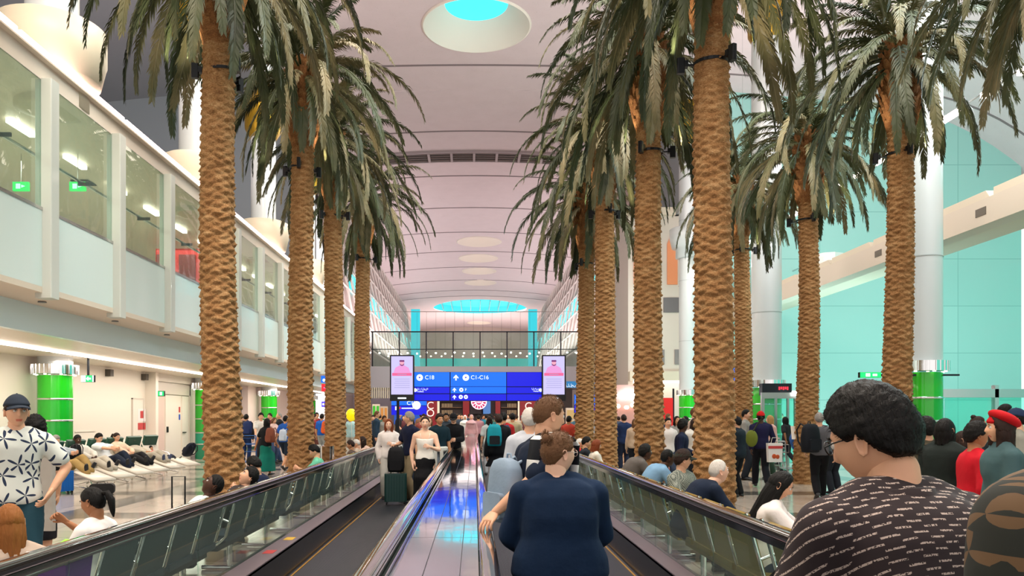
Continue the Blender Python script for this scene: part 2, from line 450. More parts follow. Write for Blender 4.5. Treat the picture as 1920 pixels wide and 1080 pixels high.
# mezzanine bays: fin, opaque panel, glass
Ys_f = [12.0, 14.32, 16.7, 19.15, 21.5, 23.9, 26.3, 28.7, 31.1, 33.5, 35.9, 38.3, 40.7, 43.1, 45.5, 47.9]
Ys_f = [2.5, 4.9, 7.25, 9.6]+Ys_f
M_fin = mat('fin_grey', 'cdd0c8', .35, coat=.2)
M_mglass = glass('mezzanine_glass', 'd8e8e2', .01, .07, 1.2)
bay_n = 0
for i, y in enumerate(Ys_f):
    o = MB().rbox(X_P-.1, X_P+.16, y-.12, y+.12, 3.45, 6.85, .02).obj('facade_fin', M_fin)
    tag(o, 'grey upright fin between the panels of the left mezzanine', 'facade fin', 'fins of the left mezzanine')
    if i+1 < len(Ys_f):
        y2 = Ys_f[i+1]
        t = thing('mezzanine_bay', 'bay of the left mezzanine front, white panel below and clear glass above', 'facade panel', (X_P, y, 3.6), 0, 'bays of the left mezzanine')
        MB().box(-.04, .02, .12, y2-y-.12, .02, 1.22).obj('panel', M_panel, t)
        MB().box(-.02, 0.0, .12, y2-y-.12, 1.24, 3.23).obj('glass_pane', M_mglass, t)
        MB().box(-.05, .03, .12, y2-y-.12, 1.2, 1.25).obj('rail', M_steel, t)
# handrail inside the mezzanine
t = thing('mezzanine_handrail', 'thin steel handrail running behind the left mezzanine glass', 'handrail', (0, 0, 0))
MB().tube([(X_P-.3, 2, 5.78), (X_P-.3, YL, 5.78)], .03, 8).obj('rail', M_steel, t)
br = MB()
for j in range(19): br.box(X_P-.32, X_P-.06, 4+j*2.4, 4.03+j*2.4, 5.7, 5.76)
br.obj('brackets', M_dark, t)
# red shop front inside the mezzanine
t = thing('red_shop_display', 'red lit shop wall behind the left mezzanine glass', 'shop display', (-9.2, 24, 4.35))
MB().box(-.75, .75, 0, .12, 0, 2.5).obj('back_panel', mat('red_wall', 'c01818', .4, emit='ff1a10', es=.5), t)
for dx in (-.7, 0): MB().box(dx, dx+.5, -.08, 0, .9, 2.3).obj('display_panel', mat('dark_red', '7a1010', .4), t)
MB().box(-.3, .7, -.12, -.02, 1.0, 1.08).obj('light_bar', glow('red_light', 'ff5030', 5), t)
for (x, y, lab) in ((-8.05, 15.6, 'right of the two green exit signs behind the mezzanine glass'), (-9.2, 15.6, 'left of the two green exit signs behind the mezzanine glass')):
    t = thing('exit_sign', lab, 'sign', (x, y, 6.28))
    MB().box(-.16, .16, -.03, .03, -.09, .09).obj('sign_box', M_exit, t)
    MB().box(-.09, .0, -.036, -.031, -.05, .05).prism([(.02, -.03), (.1, 0), (.02, .03)], -.036, -.031, 'y').obj('pictogram', M_exitw, t)
    MB().tube([(0, 0, .09), (0, 0, .67)], .008, 6).obj('rod', M_steel, t)
# dark panels and doors on the mezzanine back wall
for j, (y, w, h, c) in enumerate([(11, .9, 2.1, '3d5a66'), (13.2, 1.3, 1.9, '6d7f86'), (15.2, .8, 2.1, '39484f'), (17.3, 1.1, 2.0, '86949a'), (24, 1.0, 2.1, '45606a'), (28, 1.4, 1.9, '6a8088'), (33, 1.2, 2.0, '506870')]):
    struct('trim_%d' % (40+j), MB().box(-11.5, -11.42, y, y+w, 4.35, 4.35+h), mat('mez_panel_'+c, c, .3))
for j, y in enumerate((9.5, 12.8, 17.5)):
    tag(MB().box(-.2, .2, -.2, .2, -.02, 0).obj('ceiling_vent', M_dark, loc=(-8.9, y, 6.94)), 'small square dark vent in the mezzanine corridor ceiling', 'vent', 'vents in the mezzanine corridor ceiling')
# downlights in the upper soffit
for j in range(10):
    tag(MB().lathe([(.06, 0), (.07, -.02), (.05, -.02)], 12).obj('downlight', mat('downlight_ring', '777777', .4), loc=(-7.2, 5+j*2.6, 3.53)), 'tiny round downlight in the soffit under the mezzanine panels', 'downlight', 'downlights in the mezzanine soffit')

# ---------------- round columns
M_col = mat('column_white', 'c6cccd', .28, coat=.4)
M_cap = mat('collar_cream', 'cabfa8', .4)
M_gold = mat('gold_capital', 'b8902c', .3, .8, bump=.8, bscale=9)
def green_column(x, y, label, h=3.0, r=.39, full=None, cap_z=2.62, group=None):
    t = thing('clad_column', label, 'column', (x, y, 0))
    g0 = [(0, .55, '157f5a'), (.57, .98, '0a9a78'), (1.0, 1.5, '0fa02a'), (1.52, 2.02, '12ae1a'), (2.04, cap_z-.02, '1fbe0c')]
    for a, b, c in g0:
        MB().lathe([(r, a), (r, b)], 40).obj('green_band', mat('green_'+c, c, .22, coat=.6), t, True)
    rg = MB()
    for a, b, c in g0[1:]: rg.lathe([(r+.01, a-.03), (r+.02, a-.02), (r+.02, a), (r+.01, a+.01)], 40, cap=False)
    rg.obj('chrome_rings', M_chrome, t, True)
    cp = MB(); n = 28
    cp.lathe([(r+.03, cap_z), (r+.12, cap_z+.01), (r+.12, cap_z+.24), (r+.03, cap_z+.25)], 40)
    for k in range(n):
        a = 2*PI*k/n; cp.box(-.01, .01, r+.115, r+.135, cap_z+.01, cap_z+.24, 0, Matrix.Rotation(a, 4, 'Z'))
    cp.obj('chrome_collar', M_chrome, t)
    for k in range(8):
        a = 2*PI*k/8
        MB().lathe([(.03, 0), (.035, .01)], 8, (math.cos(a)*(r+.06), math.sin(a)*(r+.06), cap_z-.012)).obj('collar_lamp', glow('collar_lamp', 'f4ffe0', 6), t)
    MB().lathe([(r, cap_z+.24), (r, full or h)], 40).obj('shaft', M_col, t, True)
    return t
green_column(-10.2, 18.7, 'green-banded column by the exit sign, left of the reclining travellers', 3.05)
green_column(-10.2, 29.2, 'green-banded column half hidden behind the nearest left palm', 3.05)
green_column(-10.2, 38.2, 'green-banded column seen between the first and second left palms', 3.05)
green_column(-10.2, 47.5, 'small far green-banded column right of the fourth left palm', 3.05)
def collar(t, z, m=M_cap, r=.4):
    MB().lathe([(r+.02, z-.9), (r+.16, z-.88), (r+.16, z-.45), (r+.34, z-.4), (r+.42, z-.05), (r+.44, z), (r+.44, z+.5), (r+.35, z+.55), (r, z+.56)], 48).obj('collar', m, t, True)
for (x, y, z, lab) in ((-7.25, 13.2, 7.75, 'white column with a two-tier round collar, leftmost above the mezzanine'), (-7.25, 20.0, 7.75, 'white column above the mezzanine, left of the nearest left palm'),
                       (-7.3, 26.6, 7.75, 'white column above the mezzanine, between the first two left palms'), (-7.3, 33.2, 7.75, 'far white column above the mezzanine, third left palm in front')):
    t = thing('upper_column', lab, 'column', (x, y, 0))
    MB().lathe([(.42, 7.12), (.42, zwide(x)+.1)], 48).obj('shaft', M_col, t, True)
    collar(t, z, r=.42)
    MB().lathe([(.44, 11.2), (.62, 11.5), (.66, 12.4), (.5, 12.8), (.43, 13)], 32).obj('gold_capital', M_gold, t, True)
# right-hand columns
for (x, y, zc, lab) in ((10.2, 17.5, 0, 'white column with green base behind the outer right palm'), (10.2, 26.8, 0, 'broad white column with green base between the right palms'),
                        (10.3, 37.0, 10.1, 'far white column with green base and a white collar high up')):
    t = green_column(x, y, lab, full=zwide(x)+.05, r=.42 if y != 26.8 else .5)
    if zc: collar(t, zc, M_col, .42)
    MB().lathe([(.46, 14.6), (.62, 14.9), (.66, 16.0), (.5, 16.5), (.45, 16.7)], 32).obj('gold_capital', M_gold, t, True)
    rj = MB()
    for z in (5.2, 8.1, 11.0): rj.lathe([((.43 if y != 26.8 else .51), z), ((.43 if y != 26.8 else .51), z+.02)], 40)
    rj.obj('joint_rings', mat('joint_grey', 'a8b0b0', .5), t)

# ---------------- right-hand side: building block, slab, partition, lights
t = thing('white_building_block', 'tall white inner building with slots and ledges behind the right palms', 'building', (8.3, 41.4, 0))
MB().box(0, 4.3, 0, 8, 0, 12.4).obj('wall', mat('block_white', 'd9cdc2', .5), t)
MB().box(-.2, 4.6, -.3, .02, 12.4, 12.8).obj('cornice', M_cream, t)
MB().box(1.9, 3.2, -.06, .0, 7.2, 8.0).obj('slot_window', mat('slot_dark', '6f6a6c', .4), t)
for x in (.3, 1.2, 2.1): MB().prism([(x, 8.7), (x+.55, 8.7), (x+.55, 10.9), (x+.275, 11.5), (x, 10.9)], -.07, .0, 'y').obj('pointed_window', mat('orange_window', 'd08a60', .4, emit='e07040', es=.25), t)
MB().box(0, 4.3, -.5, 0, 3.5, 4.0).obj('ledge', M_cream, t)
MB().box(.2, 4.2, -.45, -.35, 3.38, 3.5).obj('ledge_light', M_led, t)
for x in (.9, 1.7, 2.5, 3.3): MB().box(x, x+.25, -.06, 0, 4.4, 5.2).obj('picture_panel', mat('pp', '8c8484', .4), t)

t = thing('corridor_slab', 'cream slab edge of an upper walkway crossing the teal wall at right', 'walkway', (0, 0, 0))
mb = MB(); mb.box(13.0, 13.5, 2, 39.9, 6.5, 7.16); mb.obj('edge_beam', mat('slab_cream', 'ddd0c0', .4), t)
mb = MB()
for j in range(14): mb.add([(13.0, 3+j*2.6, 7.0), (13.0, 4.6+j*2.6, 7.0), (12.98, 4.6+j*2.6, 7.16), (12.98, 4.4+j*2.6, 7.16), (13.05, 3+j*2.6, 7.16)], [(0, 1, 2, 3, 4)])
MB().box(13.5, 15.5, 2, 39.9, 6.9, 7.1).obj('deck', M_cream, t)
for j in range(5): MB().box(12.985, 13.0, 14.5+j*5, 14.9+j*5, 6.75, 6.95).obj('vent', mat('vent_dk', '6a6258', .5), t)
for j in range(13):
    MB().prism([(2+j*2.9, 7.16), (2+j*2.9+.15, 7.36), (2+j*2.9+2.75, 7.36), (2+j*2.9+2.75, 7.16)], 13.02, 13.3, 'x').obj('upstand', M_cream, t)
# row of small lights stringing along the right side
t = thing('light_track', 'thin track carrying a line of small bright lamps high on the right', 'light track', (10.62, 12, 8.3))
MB().tube([(0, 0, .06), (0, 27.9, .06)], .02, 6).obj('rail', M_steel, t)
for j in range(20): MB().rbox(-.06, .06, -.42 if j % 2 else -.15, .42 if j % 2 else .15, -.05, .05, .03).obj('lamp', glow('string_lamp', 'ffece0', 14), t, loc=(0, 1.2+j*1.35, 0))
for j in range(10): MB().tube([(0, 1+j*2.9, .06), (0, 1+j*2.9, 10.2)], .006, 4).obj('hanger_wire', M_steel, t)
# glass partition with steel frame under the teal wall
t = thing('glass_partition', 'long steel-framed glass partition under the teal wall at right', 'partition', (0, 0, 0))
MB().box(11.2, 22, 19.9, 20.05, 2.1, 2.32).obj('top_rail', M_steel, t)
for x in (13.55, 17.0, 20.4): MB().box(x-.05, x+.05, 19.9, 20.05, 0, 2.42).obj('post', M_steel, t)
for x0, x1 in ((11.2, 12.2), (12.25, 13.5), (13.6, 16.95), (17.05, 20.35)): MB().box(x0, x1, 19.96, 19.99, .1, 2.1).obj('glass_pane', glass('teal_pane', 'c8fff6', .02, .10, 1.0), t)
# white conical loudspeaker on the teal wall
t = thing('loudspeaker_cluster', 'white cone-shaped loudspeaker cluster hung against the teal wall', 'loudspeaker', (ax(1553, 36), 36, az(502, 36)))
MB().lathe([(.2, -.55), (.62, .38), (.68, .42), (.68, .6), (.6, .62)], 8).obj('housing', mat('speaker_white', 'e8e6e2', .4), t)
h = MB()
for (a, z) in ((-110, .1), (-122, .1), (-108, -.15), (-62, .1), (-50, .1), (-62, -.15)):
    rr = .66+(z-.38)*.452+.0
    h.ball((rr*math.cos(R(a)), rr*math.sin(R(a)), z), (.06, .06, .07), 6)
h.obj('horn_openings', M_black, t)
MB().tube([(0, 0, .6), (0, 4.2, .6)], .04, 8).obj('bracket', M_steel, t)

# ---------------- bridge across the hall
t = thing('footbridge', 'lilac-grey footbridge crossing the hall with a tall glass balustrade', 'bridge', (0, 0, 0))
MB().box(-6.6, 10.6, 49, 53, 3.42, 4.75).obj('deck', M_lilac, t)
MB().box(-6.6, 10.6, 48.9, 49.0, 3.42, 4.78).obj('fascia', mat('bridge_fascia', 'b9b2bb', .5), t)
for x in np.arange(-6.5, 10.7, 1.72):
    MB().box(x-.04, x+.04, 49.05, 49.15, 4.75, 7.0).obj('post', M_dark, t)
MB().box(-6.6, 10.6, 49.05, 49.12, 6.96, 7.04).obj('top_rail', M_dark, t)
MB().box(-6.6, 10.6, 49.07, 49.11, 5.86, 5.91).obj('mid_rail', M_dark, t)
for i, x in enumerate(np.arange(-6.5, 8.9, 1.72)):
    MB().box(x+.05, x+1.67, 49.09, 49.10, 4.78, 6.94).obj('glass_pane', glass('bridge_glass', 'e4f0ec', .0, .06, 1.), t)
struct('trim_60', MB().box(X_P-.3, -6.6, YL, 53, 3.42, 4.8), M_lilac)
# corrugated band at ground level beneath, left of the totem screen
struct('wall_back', MB().box(-9.6, -3.4, 60, 60.2, 0, 3.6), mat('far_shop_wall', 'cfc6d8', .5))
mb = MB()
for j in range(22): mb.box(-6.5+j*.14, -6.42+j*.14, 48.7, 48.9, 2.75, 3.42)
tag(mb.obj('fluted_screen', M_cream), 'cream fluted screen below the left end of the footbridge', 'screen')
# pendant bulbs beyond the bridge
for j in range(25):
    p = at(694+j*17.6, 661+(j % 3), 60)
    t = thing('pendant_bulb', 'round glowing bulb in the upper row hanging beyond the footbridge', 'lamp', p, 0, 'upper row of bulbs beyond the footbridge')
    MB().ball((0, 0, 0), .075, 5).obj('bulb', glow('bulb', 'fff0d8', 12), t)
    MB().tube([(0, 0, .07), (0, 0, 3.2)], .006, 4).obj('cord', M_dark, t)
for j in range(17):
    tag(MB().ball((0, 0, 0), .07, 4).obj('pendant_bulb', glow('bulb2', 'ffe8c8', 8), loc=at(728+j*20, 668, 66)), 'small glowing bulb in the lower row beyond the footbridge', 'lamp', 'lower row of bulbs beyond the footbridge')
struct('trim_61', MB().box(-9, 9, 59.98, 60.02, 9.75, 9.79), mat('bulb_rig', '9a9086', .6))
# ============================================================= PALMS
def bark_mat(name, c1, c2, c3):
    m, nt, b = nodes(name); L = nt.links.new; N = nt.nodes.new
    tc = N('ShaderNodeTexCoord'); mp = N('ShaderNodeMapping'); mp.inputs['Scale'].default_value = (1, 1, 2.2); L(tc.outputs['Object'], mp.inputs[0])
    n1 = N('ShaderNodeTexNoise'); n1.inputs['Scale'].default_value = 5; n1.inputs['Detail'].default_value = 6; L(mp.outputs[0], n1.inputs['Vector'])
    n2 = N('ShaderNodeTexNoise'); n2.inputs['Scale'].default_value = 45; n2.inputs['Detail'].default_value = 8; L(mp.outputs[0], n2.inputs['Vector'])
    cr = N('ShaderNodeValToRGB'); e = cr.color_ramp.elements
    e[0].position = .32; e[0].color = (*lin(c1), 1); e[1].position = .68; e[1].color = (*lin(c3), 1)
    q = e.new(.5); q.color = (*lin(c2), 1)
    ad = N('ShaderNodeMath'); ad.operation = 'MULTIPLY_ADD'; ad.inputs[1].default_value = .55; L(n2.outputs['Fac'], ad.inputs[0])
    mu = N('ShaderNodeMath'); mu.operation = 'MULTIPLY'; mu.inputs[1].default_value = .45; L(n1.outputs['Fac'], mu.inputs[0]); L(mu.outputs[0], ad.inputs[2])
    L(ad.outputs[0], cr.inputs[0]); L(cr.outputs[0], b.inputs['Base Color'])
    b.inputs['Roughness'].default_value = .85; b.inputs['Specular IOR Level'].default_value = .2
    bp = N('ShaderNodeBump'); bp.inputs['Strength'].default_value = .8; bp.inputs['Distance'].default_value = .015; L(n2.outputs['Fac'], bp.inputs['Height']); L(bp.outputs[0], b.inputs['Normal'])
    return m
M_bark = bark_mat('palm_bark', '6e4a2c', '9c7248', 'bf9c70')
M_boot = bark_mat('palm_boot', '5a3a22', '8a5c36', 'a88254')
def frond_mat():
    m, nt, b = nodes('palm_leaf'); L = nt.links.new; N = nt.nodes.new
    oi = N('ShaderNodeObjectInfo'); tc = N('ShaderNodeTexCoord')
    n = N('ShaderNodeTexNoise'); n.inputs['Scale'].default_value = 2.2; n.inputs['Detail'].default_value = 3; L(tc.outputs['Object'], n.inputs['Vector'])
    ad = N('ShaderNodeMath'); ad.operation = 'MULTIPLY_ADD'; ad.inputs[1].default_value = .5; L(oi.outputs['Random'], ad.inputs[0])
    mu = N('ShaderNodeMath'); mu.operation = 'MULTIPLY'; mu.inputs[1].default_value = .55; L(n.outputs['Fac'], mu.inputs[0]); L(mu.outputs[0], ad.inputs[2])
    cr = N('ShaderNodeValToRGB'); e = cr.color_ramp.elements
    e[0].position = .15; e[0].color = (*lin('2a3020'), 1); e[1].position = .85; e[1].color = (*lin('8c7e5c'), 1)
    q = e.new(.45); q.color = (*lin('434c2e'), 1); q = e.new(.65); q.color = (*lin('646140'), 1)
    L(ad.outputs[0], cr.inputs[0]); L(cr.outputs[0], b.inputs['Base Color'])
    b.inputs['Roughness'].default_value = .5; b.inputs['Specular IOR Level'].default_value = .35
    return m
M_leaf = frond_mat()
def trunk_mesh(seed, H=6.62, rb=.235, rt=.185):
    r_ = np.random.default_rng(seed); nt_ = 78; pz = .072
    nz = int(H/.0165); th = np.linspace(0, 2*PI, nt_, endpoint=False); zz = np.linspace(0, H, nz)
    T, Z = np.meshgrid(th, zz)
    u = T/(2*PI)*6+.12*np.sin(Z*1.7+seed); Zp = Z+.018*np.sin(3*T+Z*5)+.01*np.sin(7*T+seed)
    # spacing tightens towards the crown
    g = 1+.22*(Z/H)
    V = Zp/pz*g
    h = np.zeros_like(Z); j0 = np.floor(V)
    for dj in (-1, 0, 1, 2):
        j = j0+dj; ph = (j % 2)*.5
        q = u-ph; i = np.round(q); du = np.abs(q-i)*2
        jit = np.sin(j*12.9898+i*78.233+seed)*43758.5453; jit = jit-np.floor(jit)
        dv = V-j-(jit-.5)*.35
        w = np.clip(1-du**1.7, 0, 1)
        up = np.clip(1-(dv+.3)/(.3+1.25*w+.001), 0, 1); dn = np.clip(1-(-dv-.3)/.5, 0, 1)
        s = np.where(dv > -.3, up, dn)*w**.6*(.75+.5*jit)
        h = np.maximum(h, s)
    rag = (Z/H)**2
    rad = rb+(rt-rb)*(Z/H)+h*(.052-.012*rag)+r_.normal(0, .0035, Z.shape)+.012*np.exp(-Z*1.2)
    bx = .03*np.sin(Z*.7+seed); by = .03*np.cos(Z*.6+seed*2)
    X = rad*np.cos(T)+bx; Y = rad*np.sin(T)+by
    vs = np.stack([X, Y, Z], -1).reshape(-1, 3)
    a = np.arange(nz-1)[:, None]*nt_; b = np.arange(nt_)[None, :]; b2 = (b+1) % nt_
    fs = np.stack([a+b, a+b2, a+nt_+b2, a+nt_+b], -1).reshape(-1, 4)
    me = bpy.data.meshes.new('trunk'); me.from_pydata(vs.tolist(), [], fs.tolist()); me.materials.append(M_bark); me.polygons.foreach_set('use_smooth', [True]*len(me.polygons)); me.update()
    return me, (float(.03*np.sin(H*.7+seed)), float(.03*np.cos(H*.6+seed*2)))
def boot_mesh(seed):
    """bulge of cut leaf bases under the crown"""
    r_ = np.random.default_rng(seed); mb = MB()
    mb.lathe([(.19, 0), (.24, .2), (.3, .5), (.33, .9), (.3, 1.4), (.2, 1.8), (.05, 1.9)], 20)
    n = 11
    for row in range(15):
        z = .02+row*.115
        rr = np.interp(z, [0, .2, .5, .9, 1.4, 1.8], [.18, .225, .285, .31, .29, .2])
        for k in range(n):
            a = 2*PI*(k+.5*(row % 2))/n+r_.normal(0, .06)
            ca, sa = math.cos(a), math.sin(a); out = Vector((ca, sa, 0)); side = Vector((-sa, ca, 0))
            L_ = .2+r_.uniform(0, .09); w = .075+r_.uniform(0, .02); lean = .28+r_.uniform(0, .2)
            p0 = out*(rr-.03)+Vector((0, 0, z)); d = (Vector((0, 0, 1))+out*lean).normalized()
            ring = lambda c, w_, t_: [c-side*w_-out*t_*.2, c-side*w_*.5+out*t_, c+side*w_*.5+out*t_, c+side*w_-out*t_*.2, c-out*t_]
            mb.loft([ring(p0, w*1.1, .03), ring(p0+d*L_*.5, w*.85, .035), ring(p0+d*L_, w*.5, .022)])
    return mb.mesh('leaf_bases', M_boot)
def frond_mesh(e0, e1, L_, seed, dens=96, power=1.0, wid=.30):
    r_ = np.random.default_rng(seed); n = 26
    pts = [Vector((0.05, 0, 0))]; tan = []
    sway = r_.normal(0, .12)
    for i in range(n):
        s = (i+.5)/n; e = R(e0+(e1-e0)*s**power); t = Vector((math.cos(e), sway*s, math.sin(e))).normalized(); tan.append(t)
        pts.append(pts[-1]+t*(L_/n))
    tan.append(tan[-1])
    mb = MB(); mb.tube(pts, [.022*(1-.85*i/n)+.003 for i in range(n+1)], 5)
    down = Vector((0, 0, -1))
    for sd in (-1, 1):
        for k in range(dens):
            s = .10+.90*(k+r_.uniform(-.3, .3))/dens; s = min(max(s, .05), .995)
            f = s*n; i = min(int(f), n-1); p = pts[i].lerp(pts[i+1], f-i); t = tan[i]
            side = Vector((0, sd, 0)); nrm = t.cross(Vector((0, 1, 0))).normalized()
            if nrm.z < 0: nrm = -nrm
            ln = wid*(math.sin(PI*min(1, .12+.8*s))**.6)*(1-.35*s)*r_.uniform(.8, 1.15)*1.15
            d = (t*r_.uniform(.75, 1.0)+side*r_.uniform(.45, .75)+nrm*r_.uniform(.0, .25)+down*r_.uniform(.1, .4)).normalized()
            d2 = (d+down*r_.uniform(.35, .9)).normalized()
            w = .0125*r_.uniform(.8, 1.2); wv = (t-d*t.dot(d)).normalized()*w
            a, b, c = p, p+d*ln*.5, p+d*ln*.5+d2*ln*.5
            q = mb.n
            mb.v.extend([tuple(a-wv*.5), tuple(a+wv*.5), tuple(b-wv), tuple(b+wv), tuple(c)]); mb.n += 5
            mb.f.extend([(q, q+1, q+3, q+2), (q+2, q+3, q+4)]); mb.m.extend([0, 0])
    me = bpy.data.meshes.new('frond'); me.from_pydata(mb.v, [], mb.f); me.materials.append(M_leaf); me.update()
    return me
CLS = [(84, 20, 1.7, 1.2), (70, -20, 2.0, 1.2), (56, -60, 2.3, 1.05), (42, -80, 2.6, .85), (28, -86, 2.7, .72), (14, -87, 2.7, .62), (0, -88, 2.5, .55), (-20, -88, 2.0, .5), (-50, -89, 1.5, .5)]
CNT = [6, 8, 10, 12, 12, 11, 9, 6, 4]
FR = [[frond_mesh(c[0]+dx, c[1], c[2]*(1+.04*dx/5), 31*i+v, power=c[3]) for v, dx in enumerate((-5, 5))] for i, c in enumerate(CLS)]
TR = [trunk_mesh(s) for s in (1, 2, 3)]
BT = [boot_mesh(s) for s in (1, 2)]
M_spot = mat('spot_black', '14161a', .35, .3)
def palm_lamp_mesh():
    mb = MB()
    mb.box(.2, .36, -.012, .012, -.01, .01, 0)
    mb.rbox(.33, .43, -.035, .035, -.11, .09, .02, 0)
    mb.box(.29, .34, -.04, .04, -.03, .05, 0)
    return mb.mesh('spotlight', M_spot)
LAMP_ME = None
def palm(x, y, label, seed, dz=0., lean=(0, 0), s=1.0, lamp_label=None):
    r_ = random.Random(seed)
    t = thing('date_palm', label, 'palm tree', (x, y, 0), 0, None)
    t.rotation_euler = (lean[0], lean[1], 0)
    ti = seed % 3; tm, off = TR[ti]
    rz = r_.uniform(0, 6.28)
    o = link('trunk', tm, t, (0, 0, 0), (0, 0, rz)); o.scale = (s, s, (6.62+dz)/6.62)
    c, q = math.cos(rz), math.sin(rz); ox, oy = (off[0]*c-off[1]*q)*s, (off[0]*q+off[1]*c)*s
    b = link('leaf_bases', BT[seed % 2], t, (ox, oy, 6.5+dz), (0, 0, r_.uniform(0, 6.28))); b.scale = (s, s, 1)
    zc = 8.05+dz
    for i, n in enumerate(CNT):
        a0 = r_.uniform(0, 6.28)
        for k in range(n):
            a = a0+2*PI*k/n+r_.uniform(-.22, .22)
            f = link('frond', FR[i][r_.randrange(2)], t, (ox+.1*math.cos(a), oy+.1*math.sin(a), zc+.30-.085*i+r_.uniform(-.05, .05)), (r_.uniform(-.12, .12), r_.uniform(-.1, .1), a))
            q = r_.uniform(.86, 1.1); f.scale = (q, q*r_.choice((-1, 1)), q)
    if lamp_label:
        lo = thing('spotlight_ring', lamp_label, 'spotlights', (x, y, 6.2+dz), r_.uniform(0, 2))
        lm = LM[0] if LM else LM.append(palm_lamp_mesh()) or LM[0]
        for a in (20, 140, 260): link('spotlight', lm, lo, (0, 0, 0), (0, 0, R(a)))
        MB().lathe([(.215, -.02), (.225, -.02), (.225, .02), (.215, .02)], 24, cap=False).obj('clamp_band', M_spot, lo)
        for dx in (-.5, .5):
            l = bpy.data.lights.new('palm_spot', 'SPOT'); l.energy = 80; l.color = (1, .86, .68); l.shadow_soft_size = .03; l.spot_size = R(110); l.spot_blend = .8
            lo2 = bpy.data.objects.new('palm_spot', l); COL.objects.link(lo2); lo2.location = (x+dx*.8, y-.15, 6.3+dz); lo2.rotation_euler = (R(180-14), R(28 if dx < 0 else -28)*-1, 0)
    return t
LM = []
PALMS = [(-3.45, 10.6, 'nearest date palm left of the moving walkways, thick trunk running out of the top', 1, .15, (0, -.012)),
 (-3.45, 15.3, 'second date palm of the left row, grey-tipped fronds hanging over its trunk', 2, .35, (0, .004)),
 (-3.50, 19.2, 'third date palm of the left row, in front of the blue hanging sign', 3, .4, (0, .0)),
 (-3.45, 23.9, 'fourth and last date palm of the left row, beside the yellow balloon', 4, .3, (0, .0)),
 (3.05, 9.9, 'nearest date palm right of the moving walkways, thickest trunk of all', 5, -.05, (0, .008)),
 (3.10, 13.5, 'second date palm of the inner right row, beside the man in blue shirt', 6, .05, (0, -.008)),
 (3.10, 18.0, 'third date palm of the inner right row, with a slim straight trunk', 7, .2, (0, -.006)),
 (3.10, 21.4, 'last date palm of the inner right row, just right of the second tall screen', 8, -.35, (0, 0)),
 (7.85, 14.2, 'outer right date palm with a full round crown above the bowed head', 9, .25, (0, 0)),
 (7.95, 18.4, 'outer right date palm next to the white loudspeaker cluster', 10, .1, (0, .008)),
 (7.90, 22.6, 'farthest date palm of the outer right row, before the broad white column', 11, .3, (0, 0)),
 (7.85, 10.0, 'date palm at the right edge of which only hanging fronds show', 12, .25, (0, 0))]
for (x, y, lab, sd, dz, ln) in PALMS:
    palm(x, y, lab, sd, dz, ln, 1.0, 'black spotlights clamped round the '+lab.split(',')[0].split(' with')[0].split(' beside')[0].replace(' of the moving walkways', '').replace(' of which', '') if sd != 12 else None)
# ============================================================= MOVING WALKWAYS
M_rail = mat('handrail_rubber', '38302e', .12, coat=1., spec=1.)
M_railp = mat('handrail_edge', '15151a', .25, coat=.5)
M_skirt = mat('dark_skirting', '232629', .22, .75)
M_strip = mat('skirt_strip_steel', 'a896a0', .33, .85, bump=.05, bscale=60, aniso=(30, .5, 30))
M_pallet = None
def pallet_mat():
    m, nt, b = nodes('ribbed_pallets'); L = nt.links.new; N = nt.nodes.new
    tc = N('ShaderNodeTexCoord'); w = N('ShaderNodeTexWave'); w.wave_type = 'BANDS'; w.bands_direction = 'X'; w.inputs['Scale'].default_value = 22; L(tc.outputs['Object'], w.inputs['Vector'])
    bp = N('ShaderNodeBump'); bp.inputs['Strength'].default_value = .5; bp.inputs['Distance'].default_value = .006; L(w.outputs['Fac'], bp.inputs['Height']); L(bp.outputs[0], b.inputs['Normal'])
    b.inputs['Base Color'].default_value = (*lin('30333b'), 1); b.inputs['Metallic'].default_value = .5; b.inputs['Roughness'].default_value = .38
    return m
M_pallet = pallet_mat()
M_yel = mat('yellow_line', 'a87a20', .5)
M_rg = glass('balustrade_glass', 'e6f2ec', .0, .035, .8)
def deck_mat():
    m, nt, b = nodes('mirror_steel_deck'); L = nt.links.new; N = nt.nodes.new
    tc = N('ShaderNodeTexCoord'); mp = N('ShaderNodeMapping'); mp.inputs['Scale'].default_value = (2.0, .9, 1); L(tc.outputs['Object'], mp.inputs[0])
    n = N('ShaderNodeTexNoise'); n.inputs['Scale'].default_value = 2.2; n.inputs['Detail'].default_value = 2; L(mp.outputs[0], n.inputs['Vector'])
    bp = N('ShaderNodeBump'); bp.inputs['Strength'].default_value = .12; bp.inputs['Distance'].default_value = .012; L(n.outputs['Fac'], bp.inputs['Height']); L(bp.outputs[0], b.inputs['Normal'])
    b.inputs['Base Color'].default_value = (*lin('c6ccd8'), 1); b.inputs['Metallic'].default_value = 1; b.inputs['Roughness'].default_value = .06
    return m
M_deck = deck_mat()
Y0, Y1 = -1.6, 28.0
def rail_profile(x, z, w=.085, h=.062):
    r = []
    for (a, b) in ((-.5, .2), (-.46, .4), (-.3, .5), (.3, .5), (.46, .4), (.5, .2), (.46, -.3), (.3, -.5), (-.3, -.5), (-.46, -.3)):
        r.append((x+a*w, z+b*h))
    return r
